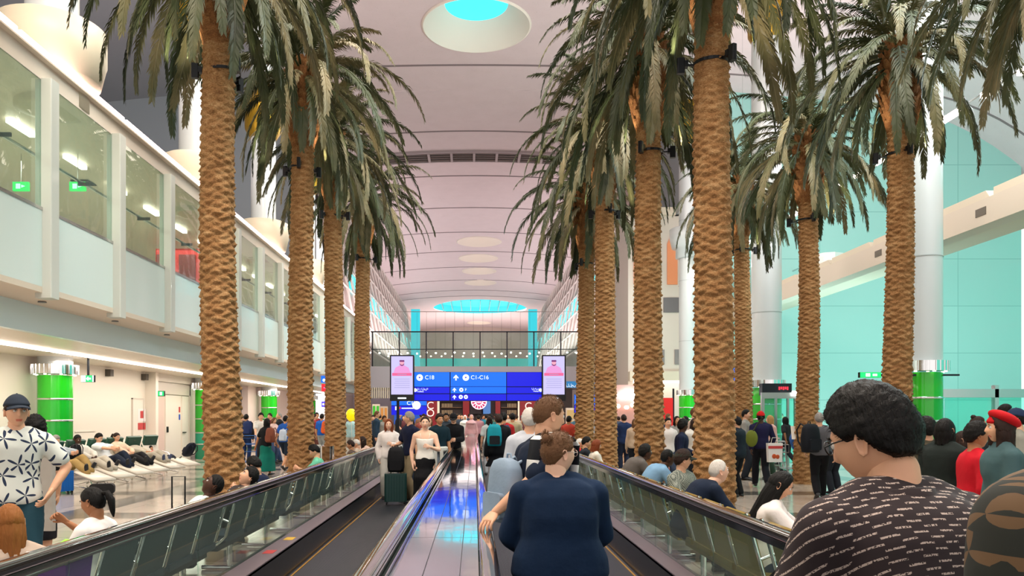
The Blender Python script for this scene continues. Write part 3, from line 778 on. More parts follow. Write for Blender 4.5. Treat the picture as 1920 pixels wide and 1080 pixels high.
def handrail(parent, x, z=.93):
    ring = lambda y, dz=0, dy=0: [(px, y, pz+dz) for px, pz in rail_profile(x, z)]
    rings = [ring(Y0), ring(Y1-.2)]
    rings = [[(px, y, pz) for px, pz in rail_profile(x, z)] for y in (Y0, 4, 10, 16, 22, Y1-.3)]
    for a in range(15, 181, 15):            # curls down at the far end
        ca, sa = math.cos(R(a)), math.sin(R(a)); rr = .3
        rings.append([(px, Y1-.3+(rr+(pz-z))*sa, z-rr+(rr+(pz-z))*ca) for px, pz in rail_profile(x, z)])
    mb = MB(); mb.loft(rings); o = mb.obj('handrail', M_rail, parent, True)
    mb = MB(); mb.box(x-.03, x+.03, Y0, Y1-.1, z-.075, z-.03); mb.obj('rail_track', M_chrome, parent)
    return o
def lane(xl, xr, label, outer, gx):
    """pallet belt between xl and xr; outer is the side with the free-standing glass"""
    t = thing('moving_walkway', label, 'moving walkway', (0, 0, 0))
    MB().box(xl, xr, Y0, Y1, .0, .012).obj('pallet_belt', M_pallet, t)
    for x, s in ((xl, -1), (xr, 1)):
        MB().box(min(x, x+s*.03), max(x, x+s*.03), Y0, Y1, 0, .30).obj('skirt_panel', M_skirt, t)
        w = .2 if x in outer else .07
        MB().prism([(min(x, x+s*w), .28), (max(x, x+s*w), .28), (max(x, x+s*w), .31), (min(x, x+s*w), .31)], Y0, Y1, 'y').obj('skirt_strip', M_strip, t)
        MB().box(x-s*.035-.008, x-s*.035+.008, Y0, Y1, .012, .018).obj('yellow_line', M_yel, t)
    MB().box(xl, xr, Y1-.9, Y1+.4, .01, .025).obj('comb_plate', M_steel, t)
    for (x, hx) in gx:
        y = Y0; 
        while y < Y1-.3:
            MB().box(x-.006, x+.006, y+.004, min(y+1.86, Y1-.3)-.004, .31, .87).obj('glass_panel', M_rg, t)
            y += 1.86
        handrail(t, hx)
    return t
lt = lane(-1.87, -.58, 'left moving walkway with travellers coming towards us', (-1.87,), ((-2.10, -2.13), (-.50, -.47)))
rt = lane(.20, 1.65, 'right moving walkway carrying the three people seen from behind', (1.65,), ((1.82, 1.79), (.11, .07)))
MB().box(-2.16, -2.07, Y0, Y1, 0, .28).obj('outer_cladding', M_steel, lt)
MB().box(1.78, 1.88, Y0, Y1, 0, .28).obj('outer_cladding', M_steel, rt)
# signs stuck on the skirt strips
for (x, y, c) in ((-1.97, 8.2, 'c8a030'), (-1.97, 7.4, 'a83030')): tag(MB().box(-.05, .05, -.09, .09, 0, .002).obj('skirt_sticker', mat('st'+c, c, .5), loc=(x, y, .3105)), {'c8a030': 'yellow warning sticker on the left walkway strip', 'a83030': 'red warning sticker on the left walkway strip'}[c], 'sticker')
tag(MB().box(-.05, .05, -.09, .09, 0, .002).obj('skirt_sticker', mat('stp', 'd06070', .5), loc=(1.76, 5.75, .3105)), 'pink warning sticker on the right walkway strip', 'sticker')
# centre deck between the lanes
t = thing('centre_deck', 'mirror-polished steel deck between the two moving walkways', 'deck', (0, 0, 0))
dk = MB()
xs_ = [-.425, -.248, -.242, -.071, -.065, .022]
y = Y0
while y < Y1-.4:
    y2 = min(y+3.2, Y1-.3)
    for a, b in ((-.425, -.248), (-.243, -.071), (-.066, .022)): dk.box(a, b, y+.004, y2-.004, .845, .86)
    y = y2
dk.obj('deck_plate', M_deck, t)
MB().box(-.425, .022, Y0, Y1-.3, .80, .845).obj('deck_base', M_dark, t)
MB().box(-.40, .0, Y0, Y1-.32, 0, .80).obj('core', mat('deck_core', '3a3d42', .4, .6), t)
MB().box(-.40, .0, Y1-.31, Y1-.29, .1, .84).obj('end_glass', glass('end_glass', 'c8d4d0', .0, .2, 1.), t)

# ============================================================= GANG SEATS beside the walkways
def bench(name, label, loc, flip, pad, frame, group, n=4):
    t = thing(name, label, 'seats', loc, PI if flip else 0, group); t.scale = (1, 1, .925)
    L_ = n*.6
    MB().box(.22, .30, 0, L_, .30, .36).obj('beam', frame, t)
    for k in range(n):
        y0 = k*.6+.05; y1 = y0+.5
        mb = MB(); mb.prism([(.02, .96), (.05, .97), (.17, .48), (.14, .45)], y0, y1, 'y'); mb.obj('backrest', pad, t)
        mb = MB(); mb.prism([(.12, .40), (.12, .46), (.56, .475), (.6, .45), (.56, .41)], y0, y1, 'y'); mb.obj('seat', pad, t)
    for k in range(n+1):
        y = k*.6
        MB().tube([(.0, y, .985), (.02, y, .93), (.14, y, .46), (.2, y, .4), (.27, y, .34)], .014, 6).obj('back_strut', M_chrome, t, True)
        MB().tube([(.11, y, .62), (.2, y, .66), (.45, y, .66), (.5, y, .6)], .014, 6).obj('armrest', M_chrome, t, True)
    for y in (.5, L_-.5):
        MB().tube([(.26, y, .3), (.26, y, .05)], .03, 8).tube([(-.02, y, .03), (.55, y, .03)], .025, 8).obj('leg', M_chrome, t, True)
    return t
M_padL = mat('seat_dark_blue', '2c3a48', .4)
M_padR = mat('seat_olive_gold', '8a7438', .3, .2)
b0 = None
for j in range(7):
    y = 2.2+j*2.7
    bench('gang_seat', 'row of four dark seats with chrome struts along the left walkway', (-2.32, y+2.4, 0), True, M_padL, M_dark, 'dark gang seats along the left walkway')
for j in range(7):
    y = 2.9+j*2.7
    bench('gang_seat', 'row of four olive-gold seats with chrome struts along the right walkway', (1.98, y, 0), False, M_padR, mat('gold_beam', 'a88a3a', .3, .8), 'olive gang seats along the right walkway')

# ============================================================= RECLINERS at the left wall
M_recG = mat('headrest_green', '1f4a3c', .4)
M_recW = mat('recliner_cream', 'ded5c6', .35)
def recliner(x, y, rz, label):
    t = thing('recliner', label, 'lounge chair', (x, y, 0), rz)
    pts = [(0, .98), (.12, .74), (.3, .47), (.5, .37), (.8, .42), (1.1, .44), (1.5, .34), (1.75, .28)]
    top = [Vector((a, 0, b)) for a, b in pts]
    mb = MB(); rings = []
    for p in top: rings.append([(p.x, -.25, p.z), (p.x, .25, p.z), (p.x-.01, .25, p.z-.05), (p.x-.01, -.25, p.z-.05)])
    mb.loft(rings); mb.obj('bed', M_recW, t, True)
    mb = MB(); mb.rbox(-.24, .24, -.05, .05, 0, .34, .03, 0, Matrix.Translation((.03, 0, .74)) @ Matrix.Rotation(R(90), 4, 'Z') @ Matrix.Rotation(R(20), 4, 'X')); mb.obj('headrest', M_recG, t)
    MB().tube([(.55, 0, .35), (.6, 0, .1)], .03, 8).obj('post', M_chrome, t, True)
    mb = MB()
    for a in (30, 150, 210, 330): mb.tube([(.6, 0, .12), (.6+.42*math.cos(R(a)), .42*math.sin(R(a)), .03)], .018, 6)
    mb.obj('foot', M_chrome, t, True)
    for s in (-1, 1): MB().tube([(.2, s*.28, .62), (.5, s*.28, .56), (.62, s*.28, .44)], .015, 6).obj('armrest', M_chrome, t, True)
    return t
RECL = [(-9.4, 17.0, 'recliner of the bearded man, nearest to us in the left row'), (-9.4, 17.95, 'recliner of the bald man in the white shirt'),
        (-9.4, 18.95, 'recliner with the young woman in denim and white'), (-9.4, 19.9, 'recliner of the traveller in peach and black'),
        (-9.4, 21.0, 'recliner of the person asleep in khaki trousers'), (-9.4, 22.1, 'farthest recliner, with the child in red and a dark bag')]
for (x, y, lab) in RECL: recliner(x, y, R(-24), lab)
# ============================================================= SIGNS, SCREENS, SHOPS
G_b1 = glow('sign_blue', '006cff', 1.25); G_b2 = glow('sign_deep_blue', '000cd0', 1.3); G_w = glow('sign_white', 'e8f4ff', 1.5)
G_scr = glow('screen_lilac', 'd2caff', 1.05); G_pk = glow('screen_pink', 'f4a0e0', 1.0); G_pl = glow('screen_plum', '8a2a80', .8); G_hot = glow('screen_hot_pink', 'f86aa0', 1.0); G_scg = glow('screen_grey_lines', 'b4aee0', .9)
YS = 20.0
def arrow(mb, x, z, s, y):
    mb.prism([(x-s*.12, z-s*.5), (x+s*.12, z-s*.5), (x+s*.12, z+s*.05), (x+s*.38, z-s*.18), (x+s*.46, z-.02*s), (x, z+s*.5), (x-s*.46, z-.02*s), (x-s*.38, z-s*.18), (x-s*.12, z+s*.05)], y-.004, y, 'y')
def disc(mb, x, z, r, y, n=28): mb.prism([(x+r*math.cos(2*PI*k/n), z+r*math.sin(2*PI*k/n)) for k in range(n)], y-.004, y, 'y')
t = thing('direction_sign', 'wide blue lit direction sign with gates C18 and C1-C16 over the walkways', 'sign', (0, YS, 0))
X = lambda px: ax(px, YS)
Z = lambda py: az(py, YS)
MB().box(X(776), X(1016), 0, .16, Z(752), Z(697.5)).obj('housing', M_dark, t)
pan = [(776.5, 843, 698, 725, G_b1), (776.5, 843, 726, 737.5, G_b2), (776.5, 843, 739, 751, G_b2), (845, 949, 698, 724.5, G_b1), (845, 949, 725.5, 737.5, G_b1), (845, 949, 739, 751, G_b2),
       (950.5, 1015.5, 698, 724.5, G_b2), (950.5, 1015.5, 726, 737.5, G_b2), (950.5, 1015.5, 739, 751, G_b2)]
for a, b, c, d, m in pan: MB().box(X(a), X(b), -.02, 0, Z(d), Z(c)).obj('lit_panel', m, t)
for x, z, r in ((787, 708, 6.1), (873.5, 708, 6.1), (865, 731, 3.8), (864, 744.3, 3.8), (873.5, 744.3, 3.8), (778.5, 731.5, 3.4), (1013.5, 731.5, 3.2)):
    mb = MB(); disc(mb, X(x), Z(z), r*YS/F, -.02); mb.obj('pictogram', G_w, t)
for x, z, q in ((855, 708, .15), (852, 731, .11), (852, 744.5, .11)): mb = MB(); arrow(mb, X(x), Z(z), q, -.02); mb.obj('arrow', G_w, t)
mb = MB()
for x, z, r in ((787, 708, 1), (873.5, 708, 1)):
    cx, cz = X(x), Z(z); mb.prism([(cx-.045, cz-.006), (cx+.045, cz+.006), (cx+.03, cz+.014), (cx-.045, cz+.002)], -.03, -.025, 'y'); mb.prism([(cx-.01, cz+.03), (cx+.02, cz), (cx-.01, cz-.03), (cx-.02, cz)], -.03, -.025, 'y')
for x, z in ((865, 731), (864, 744.3), (873.5, 744.3)): mb.box(X(x)-.02, X(x)+.02, -.03, -.025, Z(z)-.015, Z(z)+.012)
mb.obj('pictogram_shapes', G_b2, t)
text('C18', .145, G_w, t, (X(805.5), -.022, Z(708)))
text('C1-C16', .145, G_w, t, (X(899.5), -.022, Z(708)))
text('F', .095, G_w, t, (X(873.5), -.022, Z(731)))
text('\u062f\u0648\u0631\u0627\u062a \u0627\u0644\u0645\u064a\u0627\u0647', .065, G_w, t, (X(790.5), -.022, Z(729.3)))
text('Toilets', .065, G_w, t, (X(788), -.022, Z(734)))
text('\u0627\u0644\u0641\u0646\u062f\u0642', .06, G_w, t, (X(1005), -.022, Z(729)))
text('Hotel', .06, G_w, t, (X(1005), -.022, Z(733.5)))
def totem(px0, px1, lab, side):
    t = thing('tall_screen', lab, 'screen', (ax((px0+px1)/2, YS-.15), YS-.15, 0))
    w = (px1-px0)*(YS-.15)/F/2; z0, z1 = az(752, YS-.15), az(665.5, YS-.15)
    MB().rbox(-w, w, 0, .14, z0, z1, .02, axis='y').obj('housing', M_black, t)
    MB().box(-w+.035, w-.035, -.006, 0, z0+.17, z1-.035).obj('display', G_scr, t)
    zc = z1-.30
    fig = MB(); fig.prism([(-.22, zc-.16), (.22, zc-.16), (.17, zc-.03), (.06, zc+.03), (-.06, zc+.03), (-.17, zc-.03)], -.010, -.006, 'y'); fig.obj('pink_figure', G_pk, t)
    hd = MB(); disc(hd, 0, zc+.085, .06, -.012); hd.obj('portrait_face', glow('portrait_face', 'ffb0c8', 1.0), t)
    br = MB(); br.prism([(-.06, zc+.10), (-.055, zc+.04), (0, zc+.01), (.055, zc+.04), (.06, zc+.10), (.045, zc+.06), (0, zc+.04), (-.045, zc+.06)], -.02, -.016, 'y')
    br.prism([(-.065, zc+.12), (.065, zc+.12), (.06, zc+.165), (-.06, zc+.165)], -.02, -.016, 'y'); br.obj('portrait_beard_and_scarf', G_pl, t)
    MB().box(-w+.06, w-.06, -.010, -.006, zc-.24, zc-.165).obj('pink_band', G_hot, t)
    ln = MB()
    for k in range(5): ln.box(-.2+.02*(k % 2), .2, -.010, -.006, zc-.33-k*.055, zc-.318-k*.055)
    ln.box(-.12, .12, -.014, -.010, zc-.21, zc-.195)
    ln.obj('text_lines', G_scg, t)
    MB().rbox(-.11, .11, -.01, 0, z0+.055, z0+.095, .01, axis='y').obj('lit_label', G_w, t)
    dx = (-1.975-t.location.x) if side < 0 else (2.02-t.location.x)
    MB().box(dx-.035, dx+.035, .03, .1, .31 if side < 0 else 0, z0).obj('pole', M_dark, t)
    MB().box(dx-.08, dx+.08, -.02, .15, .31 if side < 0 else 0, .33 if side < 0 else .02).obj('base', M_dark, t)
totem(731, 776.5, 'tall black-framed screen left of the blue sign, lilac with a pink portrait', -1)
totem(1016, 1061, 'tall black-framed screen right of the blue sign, above the short-haired man', 1)
# exit signs and smaller hanging signs
def sign(name, px, py, Y, w, h, label, parts, hang=None, rz=0):
    p = at(px, py, Y); t = thing(name, label, 'sign', p, rz); s = Y/F
    MB().box(-w*s/2, w*s/2, 0, .08, -h*s/2, h*s/2).obj('housing', M_dark, t)
    for i, (x0, x1, z0, z1, m, nm) in enumerate(parts): MB().box(x0*s, x1*s, -.01-.004*i, 0, z0*s, z1*s).obj(nm, m, t)
    if hang: MB().box(-.02, .02, .02, .06, h*s/2, hang-p.z).obj('hanger', M_dark, t)
    return t
t = sign('exit_sign', 164, 710, 18.2, 24, 13, 'green exit sign with an arrow beside the nearest left green column', [(-11.5, 11.5, -6, 6, M_exitw, 'light_panel'), (-3, 9.5, -6, 6, M_exit, 'green_panel')], 3.05)
mb = MB(); mb.prism([(-.02, .0), (.03, .05), (.03, .02), (.09, .02), (.09, -.02), (.03, -.02), (.03, -.05)], -.03, -.02, 'y'); mb.obj('arrow', M_exitw, t)
sign('exit_sign', 302, 738, 24.8, 12, 10, 'small green exit sign over the white double door on the left', [(-5, 5, -4, 4, M_exit, 'light_panel'), (-2, 2, -3, 3, M_exitw, 'pictogram')])
t = sign('exit_sign', 1632, 703, 17.2, 40, 10, 'green exit sign above the dark-haired man at right', [(-19, 19, -4.5, 4.5, M_exit, 'light_panel'), (-9, -1, -3, 3, M_exitw, 'pictogram'), (4, 12, -2, 2, M_exitw, 'arrow')])
MB().box(0.2, 2.0, .0, .06, -.02, .02).obj('hanger', M_dark, t)
s_ = 25/F
t = sign('gate_sign', 611, 711, 25, 18, 13, 'blue sign with a white round symbol hanging left of the third palm', [(-9, 9, -6.5, 6.5, G_b1, 'light_panel'), (4, 9, 1, 4, G_w, 'lettering')], 3.5)
mb = MB(); disc(mb, -3*s_, -2*s_, 3*s_, -.03); mb.obj('symbol', G_w, t)
sign('prayer_sign', 612, 727, 25, 18, 14, 'red and pink sign right under the blue gate sign by the third palm', [(-9, 9, -6.5, 6.5, glow('sign_red', 'ff2030', 1.6), 'light_panel'), (-5, 5, -1, 1, G_pk, 'lettering')])
t = sign('direction_sign', 612, 758, 27, 18, 10, 'small purple sign with three white symbols between the second and third palms', [(-9, 9, -5, 5, glow('sign_violet', '4a30d0', 1.8), 'light_panel')])
mb = MB()
for dx in (-5.5, 0, 5.5): disc(mb, dx*27/F, 0, 2.2*27/F, -.02)
mb.obj('symbols', G_w, t)
t = sign('gate_sign', 767, 765, 30, 66, 26, 'blue sign with an arrow seen beneath the left tall screen', [(-33, 33, 5, 13, G_b1, 'upper_panel'), (-33, 33, -13, 4, G_b2, 'lower_panel'), (-14, 12, -1.5, .5, G_w, 'lettering'), (-26, -23, -4, 3, G_w, 'arrow'), (-19, -16, -2, 2, glow('sign_red', 'ff2030', 1.6), 'red_symbol')])
text('C18', .22, G_w, t, (0.1, -.04, 9*30/F))
t = thing('wall_clock', 'round white lit clock between the left screen pole and the maroon panel', 'clock', at(781, 760, 29.6)); t.scale = (.78, 1, .78)
MB().prism([(.2*math.cos(2*PI*k/32), .2*math.sin(2*PI*k/32)) for k in range(32)], 0, .08, 'y').obj('dial', glow('clock_dial', 'fff4e0', 2.2), t)
h = MB(); h.box(-.008, .008, -.012, -.002, 0, .13); h.box(0, .1, -.012, -.002, -.008, .008)
for k in range(12): a = 2*PI*k/12; h.box(.16*math.cos(a)-.008, .16*math.cos(a)+.008, -.008, -.001, .16*math.sin(a)-.008, .16*math.sin(a)+.008)
h.obj('hands_and_marks', M_black, t)
MB().lathe([(.2, 0), (.215, .0), (.215, .02), (.2, .02)], 24, cap=False).obj('rim', M_steel, t).rotation_euler = (PI/2, 0, 0)
t = sign('shop_sign', 1095, 721, 36, 66, 12, 'teal-blue shop sign with white Arabic letters right of the second tall screen', [(-33, 33, -6, 6, glow('sign_petrol', '0a70a8', 1.2), 'light_panel')])
text('\u0644\u0644\u0645\u0633\u0627\u0641\u0631\u064a\u0646', .17, G_w, t, (-.3, -.02, -.03))
for px, lab in ((1085, 'blue lit board left of the last inner right palm'), (1122, 'blue lit board between the last two inner right palms')):
    t = sign('direction_board', px, 757, 33, 17, 36, lab, [(-8, 8, -2, 17, G_b1, 'upper_panel'), (-8, 8, -17, -3, G_b2, 'lower_panel')])
    mb = MB()
    for dx, dz in ((-3, 2), (3.5, 2), (-3, -8), (3.5, -8)): disc(mb, dx*33/F, dz*33/F, 1.8*33/F, -.02)
    mb.obj('symbols', G_w, t)
t = sign('gate_sign', 1385, 703, 24.2, 30, 26, 'blue sign with white Arabic text right of the nearest right palm', [(-15, 15, -13, 13, G_b1, 'light_panel'), (-11, 6, 2, 4.5, G_w, 'lettering'), (-9, 2, -5, -2.5, G_w, 'lettering')])
sign('prayer_sign', 1388, 727, 24.2, 26, 14, 'red lit sign right under the blue sign between two right palms', [(-13, 13, -6.5, 6.5, glow('sign_red', 'ff2030', 1.6), 'light_panel'), (-7, 4, -2, 1, G_pk, 'lettering')])
t = thing('ticker_board', 'black board with red lettering over the glass door on the right', 'sign', at(1457, 730, 26.0))
MB().box(-.5, .5, 0, .3, -.2, .2).obj('housing', M_dark, t)
mb = MB()
for j in range(5): mb.box(.05+j*.07, .10+j*.07, -.01, 0, -.02+.02*(j % 2), .09)
mb.obj('red_lettering', glow('led_red', 'ff3048', 1.2), t)
# glass door kiosk by the broad column
t = thing('glass_kiosk', 'steel-framed glass door kiosk right of the broad white column', 'kiosk', (ax(1428, 25.5), 25.5, 0))
MB().box(0, .1, 0, .1, 0, 2.2).box(1.1, 1.2, 0, .1, 0, 2.2).box(0, 1.2, 0, .1, 2.2, 2.4).box(0, .1, 1.4, 1.5, 0, 2.4).box(1.1, 1.2, 1.4, 1.5, 0, 2.4).box(.45, .52, 0, .08, 0, 2.2).box(.85, .92, 0, .08, 0, 2.2).obj('frame', mat('kiosk_frame', '9a9c98', .3, .7), t)
MB().box(.1, 1.1, .04, .06, .05, 2.2).obj('glass_pane', glass('teal_pane', 'a8f0e8'), t)
MB().rbox(1.0, 1.2, -.1, 0, 2.3, 2.45, .03).obj('lamp', glow('lamp_white', 'ffffff', 12), t)

# yellow balloon
t = thing('balloon', 'bright yellow balloon floating between the third and fourth left palms', 'balloon', at(659, 778, 26.5))
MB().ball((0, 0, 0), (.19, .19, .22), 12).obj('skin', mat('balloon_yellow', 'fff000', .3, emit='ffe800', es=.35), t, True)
MB().tube([(0, 0, -.22), (.02, 0, -.9)], .006, 4).obj('string', M_white, t)

# doors and notices on the left wall
def wallpx(px): return -X_W*F/(CX-px)   # Y at which the left wall shows at this pixel column
t = thing('wall_doors', 'white double service doors in the left wall by the half-hidden column', 'door', (X_W, 0, 0))
ya, yb = wallpx(287), wallpx(352)
for (p0, p1, nm) in ((289, 307, 'leaf_open'), (308, 337, 'leaf'), (339, 352, 'leaf')):
    MB().box(.0, .04, wallpx(p0)+.02, wallpx(p1)-.02, .02, 2.35).obj(nm, mat('door_pink' if 'open' in nm else 'door_white', 'dcc2b6' if 'open' in nm else 'e6ddd0', .4), t)
MB().box(.0, .07, ya-.1, ya, 0, 2.6).box(0, .07, yb, yb+.1, 0, 2.6).box(0, .07, ya-.1, yb+.1, 2.38, 2.75).obj('frame', mat('door_frame', 'd2c8bc', .4), t)
MB().box(.04, .07, wallpx(310), wallpx(310)+.12, 1.05, 1.25).box(.04, .08, wallpx(340), wallpx(340)+.3, 1.0, 1.03).obj('handle', M_dark, t)
MB().box(.04, .05, wallpx(333), wallpx(335.5), 1.75, 1.95).obj('red_notice', mat('nr', 'c04040', .5), t)
MB().box(.04, .05, wallpx(333), wallpx(335.5), 1.48, 1.68).obj('blue_notice', mat('nb', '3050b0', .5), t)
t = thing('hydrant_cabinet', 'white cabinet door with red and white notice on the left wall', 'cabinet', (X_W, wallpx(247), 0))
w = wallpx(266)-wallpx(247)
MB().box(0, .04, 0, w, .1, 2.15).obj('body', mat('door_white', 'e6ddd0'), t)
MB().box(.0, .05, -.03, 0, .1, 2.18).box(0, .05, w, w+.03, .1, 2.18).box(0, .05, -.03, w+.03, 2.15, 2.19).obj('frame', mat('door_frame', 'd2c8bc'), t)
MB().box(.04, .05, .35, .9, 1.45, 1.85).obj('white_notice', mat('nw', 'f0e4e0', .5), t); MB().box(.04, .05, .35, .9, 1.18, 1.4).obj('red_notice', mat('nr', 'c04040'), t)
MB().box(.05, .055, .5, .72, 1.55, 1.78).obj('red_symbol', mat('nr', 'c04040'), t)
for px in (200, 267): tag(MB().box(0, .16, -.1, .1, 0, .2).obj('wall_camera', mat('cam', '5a544c', .5), loc=(X_W, wallpx(px), 2.78)), 'small dark box camera high on the left wall ' + ('right of the exit sign' if px == 200 else 'left of the double doors'), 'camera')
struct('trim_70', MB().box(X_W, X_W+.02, wallpx(140), wallpx(178), .55, .57).box(X_W, X_W+.02, wallpx(140), wallpx(178), 1.18, 1.2), mat('door_frame', 'd2c8bc'))
struct('trim_71', MB().box(X_W, X_W+.35, wallpx(272), wallpx(277), 0, 3.05).box(X_W, X_W+.1, wallpx(273), wallpx(363), 2.8, 3.05), M_white)

# coffee shop across the end, maroon panels
YK = 46.0
t = thing('coffee_shop', 'maroon coffee shop front with lit shelves under the footbridge', 'shop', (0, YK, 0))
K = lambda px: ax(px, YK)
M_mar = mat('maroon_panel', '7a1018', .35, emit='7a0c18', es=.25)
MB().box(K(795), K(1075), .5, .7, 0, 3.3).obj('back_wall', mat('shop_dark', '2a1a18', .6), t)
for a, b in ((794, 820), (868, 880), (929, 938), (975, 1004)): MB().box(K(a), K(b), 0, .2, 0, 3.3).obj('maroon_panel', M_mar, t)
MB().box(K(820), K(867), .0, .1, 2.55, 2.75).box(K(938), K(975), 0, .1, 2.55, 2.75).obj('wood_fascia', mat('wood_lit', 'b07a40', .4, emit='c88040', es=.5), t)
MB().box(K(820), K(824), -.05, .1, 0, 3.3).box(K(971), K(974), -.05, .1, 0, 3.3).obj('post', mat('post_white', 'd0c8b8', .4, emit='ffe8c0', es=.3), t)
for z in (1.75, 2.15):
    for a in list(range(828, 848, 3))+list(range(952, 970, 3)):
        MB().box(K(a), K(a)+.05, .3, .4, z, z+.22).obj('bottle', glow('bottle_lit', 'c09a70', .7), t)
    MB().box(K(826), K(866), .28, .5, z-.04, z).box(K(940), K(970), .28, .5, z-.04, z).obj('shelf', mat('shelf_brown', '6a4a30', .5), t)
for a, b in ((881, 903), (906, 920)): MB().box(K(a), K(b), .25, .3, 1.75, 2.7).obj('menu_screen', glow('menu_b' if a > 900 else 'menu_a', '5080c0' if a > 900 else '403438', 1.0 if a > 900 else .3), t)
MB().box(K(826), K(970), -.6, .3, 0, 1.15).obj('counter', mat('counter_brown', '4a3428', .4), t)
G_l = mat('shop_letters', 'd8c8c0', .4, emit='e8d0c8', es=.7)
text('C', .62, G_l, t, (K(807), -.02, az(761, YK))); text('O', .62, G_l, t, (K(807), -.02, az(775, YK))); text('C', .62, G_l, t, (K(990.5), -.02, az(762, YK)))
tn = thing('neon_roundel', 'round pink and red neon sign hanging above the coffee counter', 'neon sign', at(898, 753, 45.5))
M_neon = glow('neon_pink', 'ff3a78', 4.0); 
MB().prism([(.44*math.cos(2*PI*k/36), .44*math.sin(2*PI*k/36)) for k in range(36)], 0, .06, 'y').obj('disc', glow('neon_disc', 'c01850', 1.2), tn)
mb = MB()
for r in (.44, .22): mb.tube([(r*math.cos(2*PI*k/36), -.03, r*math.sin(2*PI*k/36)) for k in range(37)], .022, 6)
for k in range(14): a = 2*PI*k/14; mb.tube([(.26*math.cos(a), -.03, .26*math.sin(a)), (.4*math.cos(a), -.03, .4*math.sin(a))], .018, 5)
for k in range(-2, 3): mb.tube([(k*.07, -.03, -.1), (k*.07, -.03, .1)], .012, 5)
mb.obj('neon_tubes', glow('neon_white_pink', 'ffb0c8', 5), tn)
# far shop glow: right-hand shops
t = thing('jewellery_stand', 'shop stand with white lit flower-like lamps between two right palms', 'shop', (ax(1152, 34), 34, 0))
MB().box(0, 1.6, 0, .1, 0, 3.0).obj('back_panel', mat('stand_pink', 'c89a90', .5), t)
for i, (x, z, r) in enumerate(((.35, 2.5, .2), (.65, 2.62, .22), (.95, 2.45, .2), (.1, 2.05, .14), (.5, 2.0, .12), (.8, 2.1, .15), (1.2, 2.5, .14))):
    MB().ball((x, -.2, z), (r, r*.6, r*.8), 7).obj('lamp', glow('lamp_blue_white' if z > 2.3 else 'lamp_peach', 'e0f4ff' if z > 2.3 else 'ffc0a0', 9 if z > 2.3 else 4), t)
for x in (.1, .9): MB().box(x, x+.6, -.5, 0, 0, 1.0).obj('display_case', glow('case_orange', 'd88838', .6), t)
for i, (px0, px1, c, lab) in enumerate(((1062, 1082, 'd8b070', 'orange lit shop shelving right of the second tall screen'), (1105, 1122, 'd09a50', 'orange lit shop shelving between the last two inner right palms'), (1245, 1262, '30b080', 'green lit globe display by the red shop panel'))):
    t = thing('shop_display', lab, 'shop display', (ax(px0, 36), 36, 0))
    w = (px1-px0)*36/F
    MB().box(0, w, 0, .3, 0, 2.0).obj('cabinet', mat('cab%d' % i, 'c8b8a8', .5), t)
    for k in range(3): MB().box(.03, w-.03, -.03, 0, .5+k*.5, .9+k*.5).obj('lit_shelf', glow('shelf'+c, c, .9), t)
t = thing('shop_divider', 'bright red panel at the shops left of the nearest right palm', 'panel', (ax(1240, 33), 33, 0))
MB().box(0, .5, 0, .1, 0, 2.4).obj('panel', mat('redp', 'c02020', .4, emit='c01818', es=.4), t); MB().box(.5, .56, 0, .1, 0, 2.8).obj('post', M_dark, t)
# lit shops on the far left side
for i, (px0, px1, Y, z1, c, lab) in enumerate(((698, 712, 44, 2.3, '30c020', 'green lit shop panel right of the fourth left palm'), (713, 727, 46, 2.2, 'e09040', 'orange lit shop panel left of the left screen pole'),
        (738, 792, 58, 2.6, '3060c0', 'blue lit shop back wall behind the left screen pole'))):
    t = thing('shop_display', lab, 'shop display', (ax(px0, Y), Y, 0)); w = (px1-px0)*Y/F
    MB().box(0, w, 0, .2, 0, z1).obj('cabinet', mat('cabf', 'c8b8a8', .5), t)
    for k in range(2): MB().box(.04+k*w/2, w/2-.04+k*w/2, -.03, 0, 1.0, z1-.1).obj('lit_panel', glow('pf'+c, c, .9), t)
# stone planter and bin beside third left palm
t = thing('waste_bin', 'low white and steel bin unit at the foot of the third left palm', 'bin', (-3.4, 16.9, 0))
MB().rbox(-.55, .0, -.2, .2, 0, .98, .03).obj('body', mat('bin_white', 'c8c4ba', .4), t); MB().rbox(.03, .3, -.15, .15, 0, .96, .05).obj('steel_bin', M_chrome, t)
# ============================================================= PEOPLE
V = Vector
from mathutils import noise as _nz
def folds(me, amp, sc=7., seed=0.):
    n = len(me.vertices); co = np.empty(n*3, 'f'); nr = np.empty(n*3, 'f')
    me.vertices.foreach_get('co', co); me.vertex_normals.foreach_get('vector', nr); co = co.reshape(-1, 3); nr = nr.reshape(-1, 3)
    f = _nz.noise
    k = np.array([f((x*sc+seed, y*sc, z*sc*.55))+.5*f((x*sc*2.3, y*sc*2.3+seed, z*sc*1.6)) for x, y, z in co.tolist()])
    co += nr*(k*amp)[:, None].astype('f'); me.vertices.foreach_set('co', co.ravel()); me.update()
    return me
def traps(mb, s, inf=0.):
    nk = s.sp[-1]
    for sg in (1, -1):
        S = s.sh[sg]; c, sd, fw, up = s.fr(.98)
        a = nk+sd*sg*.03+up*.0; b = S+up*.004
        mb.tube([a-sd*sg*.03, a, a.lerp(b, .35)+up*.012, a.lerp(b, .7)+up*.006, b, b+sd*sg*.03], [.03+inf, .046+inf, .050+inf, .050+inf, .048+inf, .025+inf], 12)
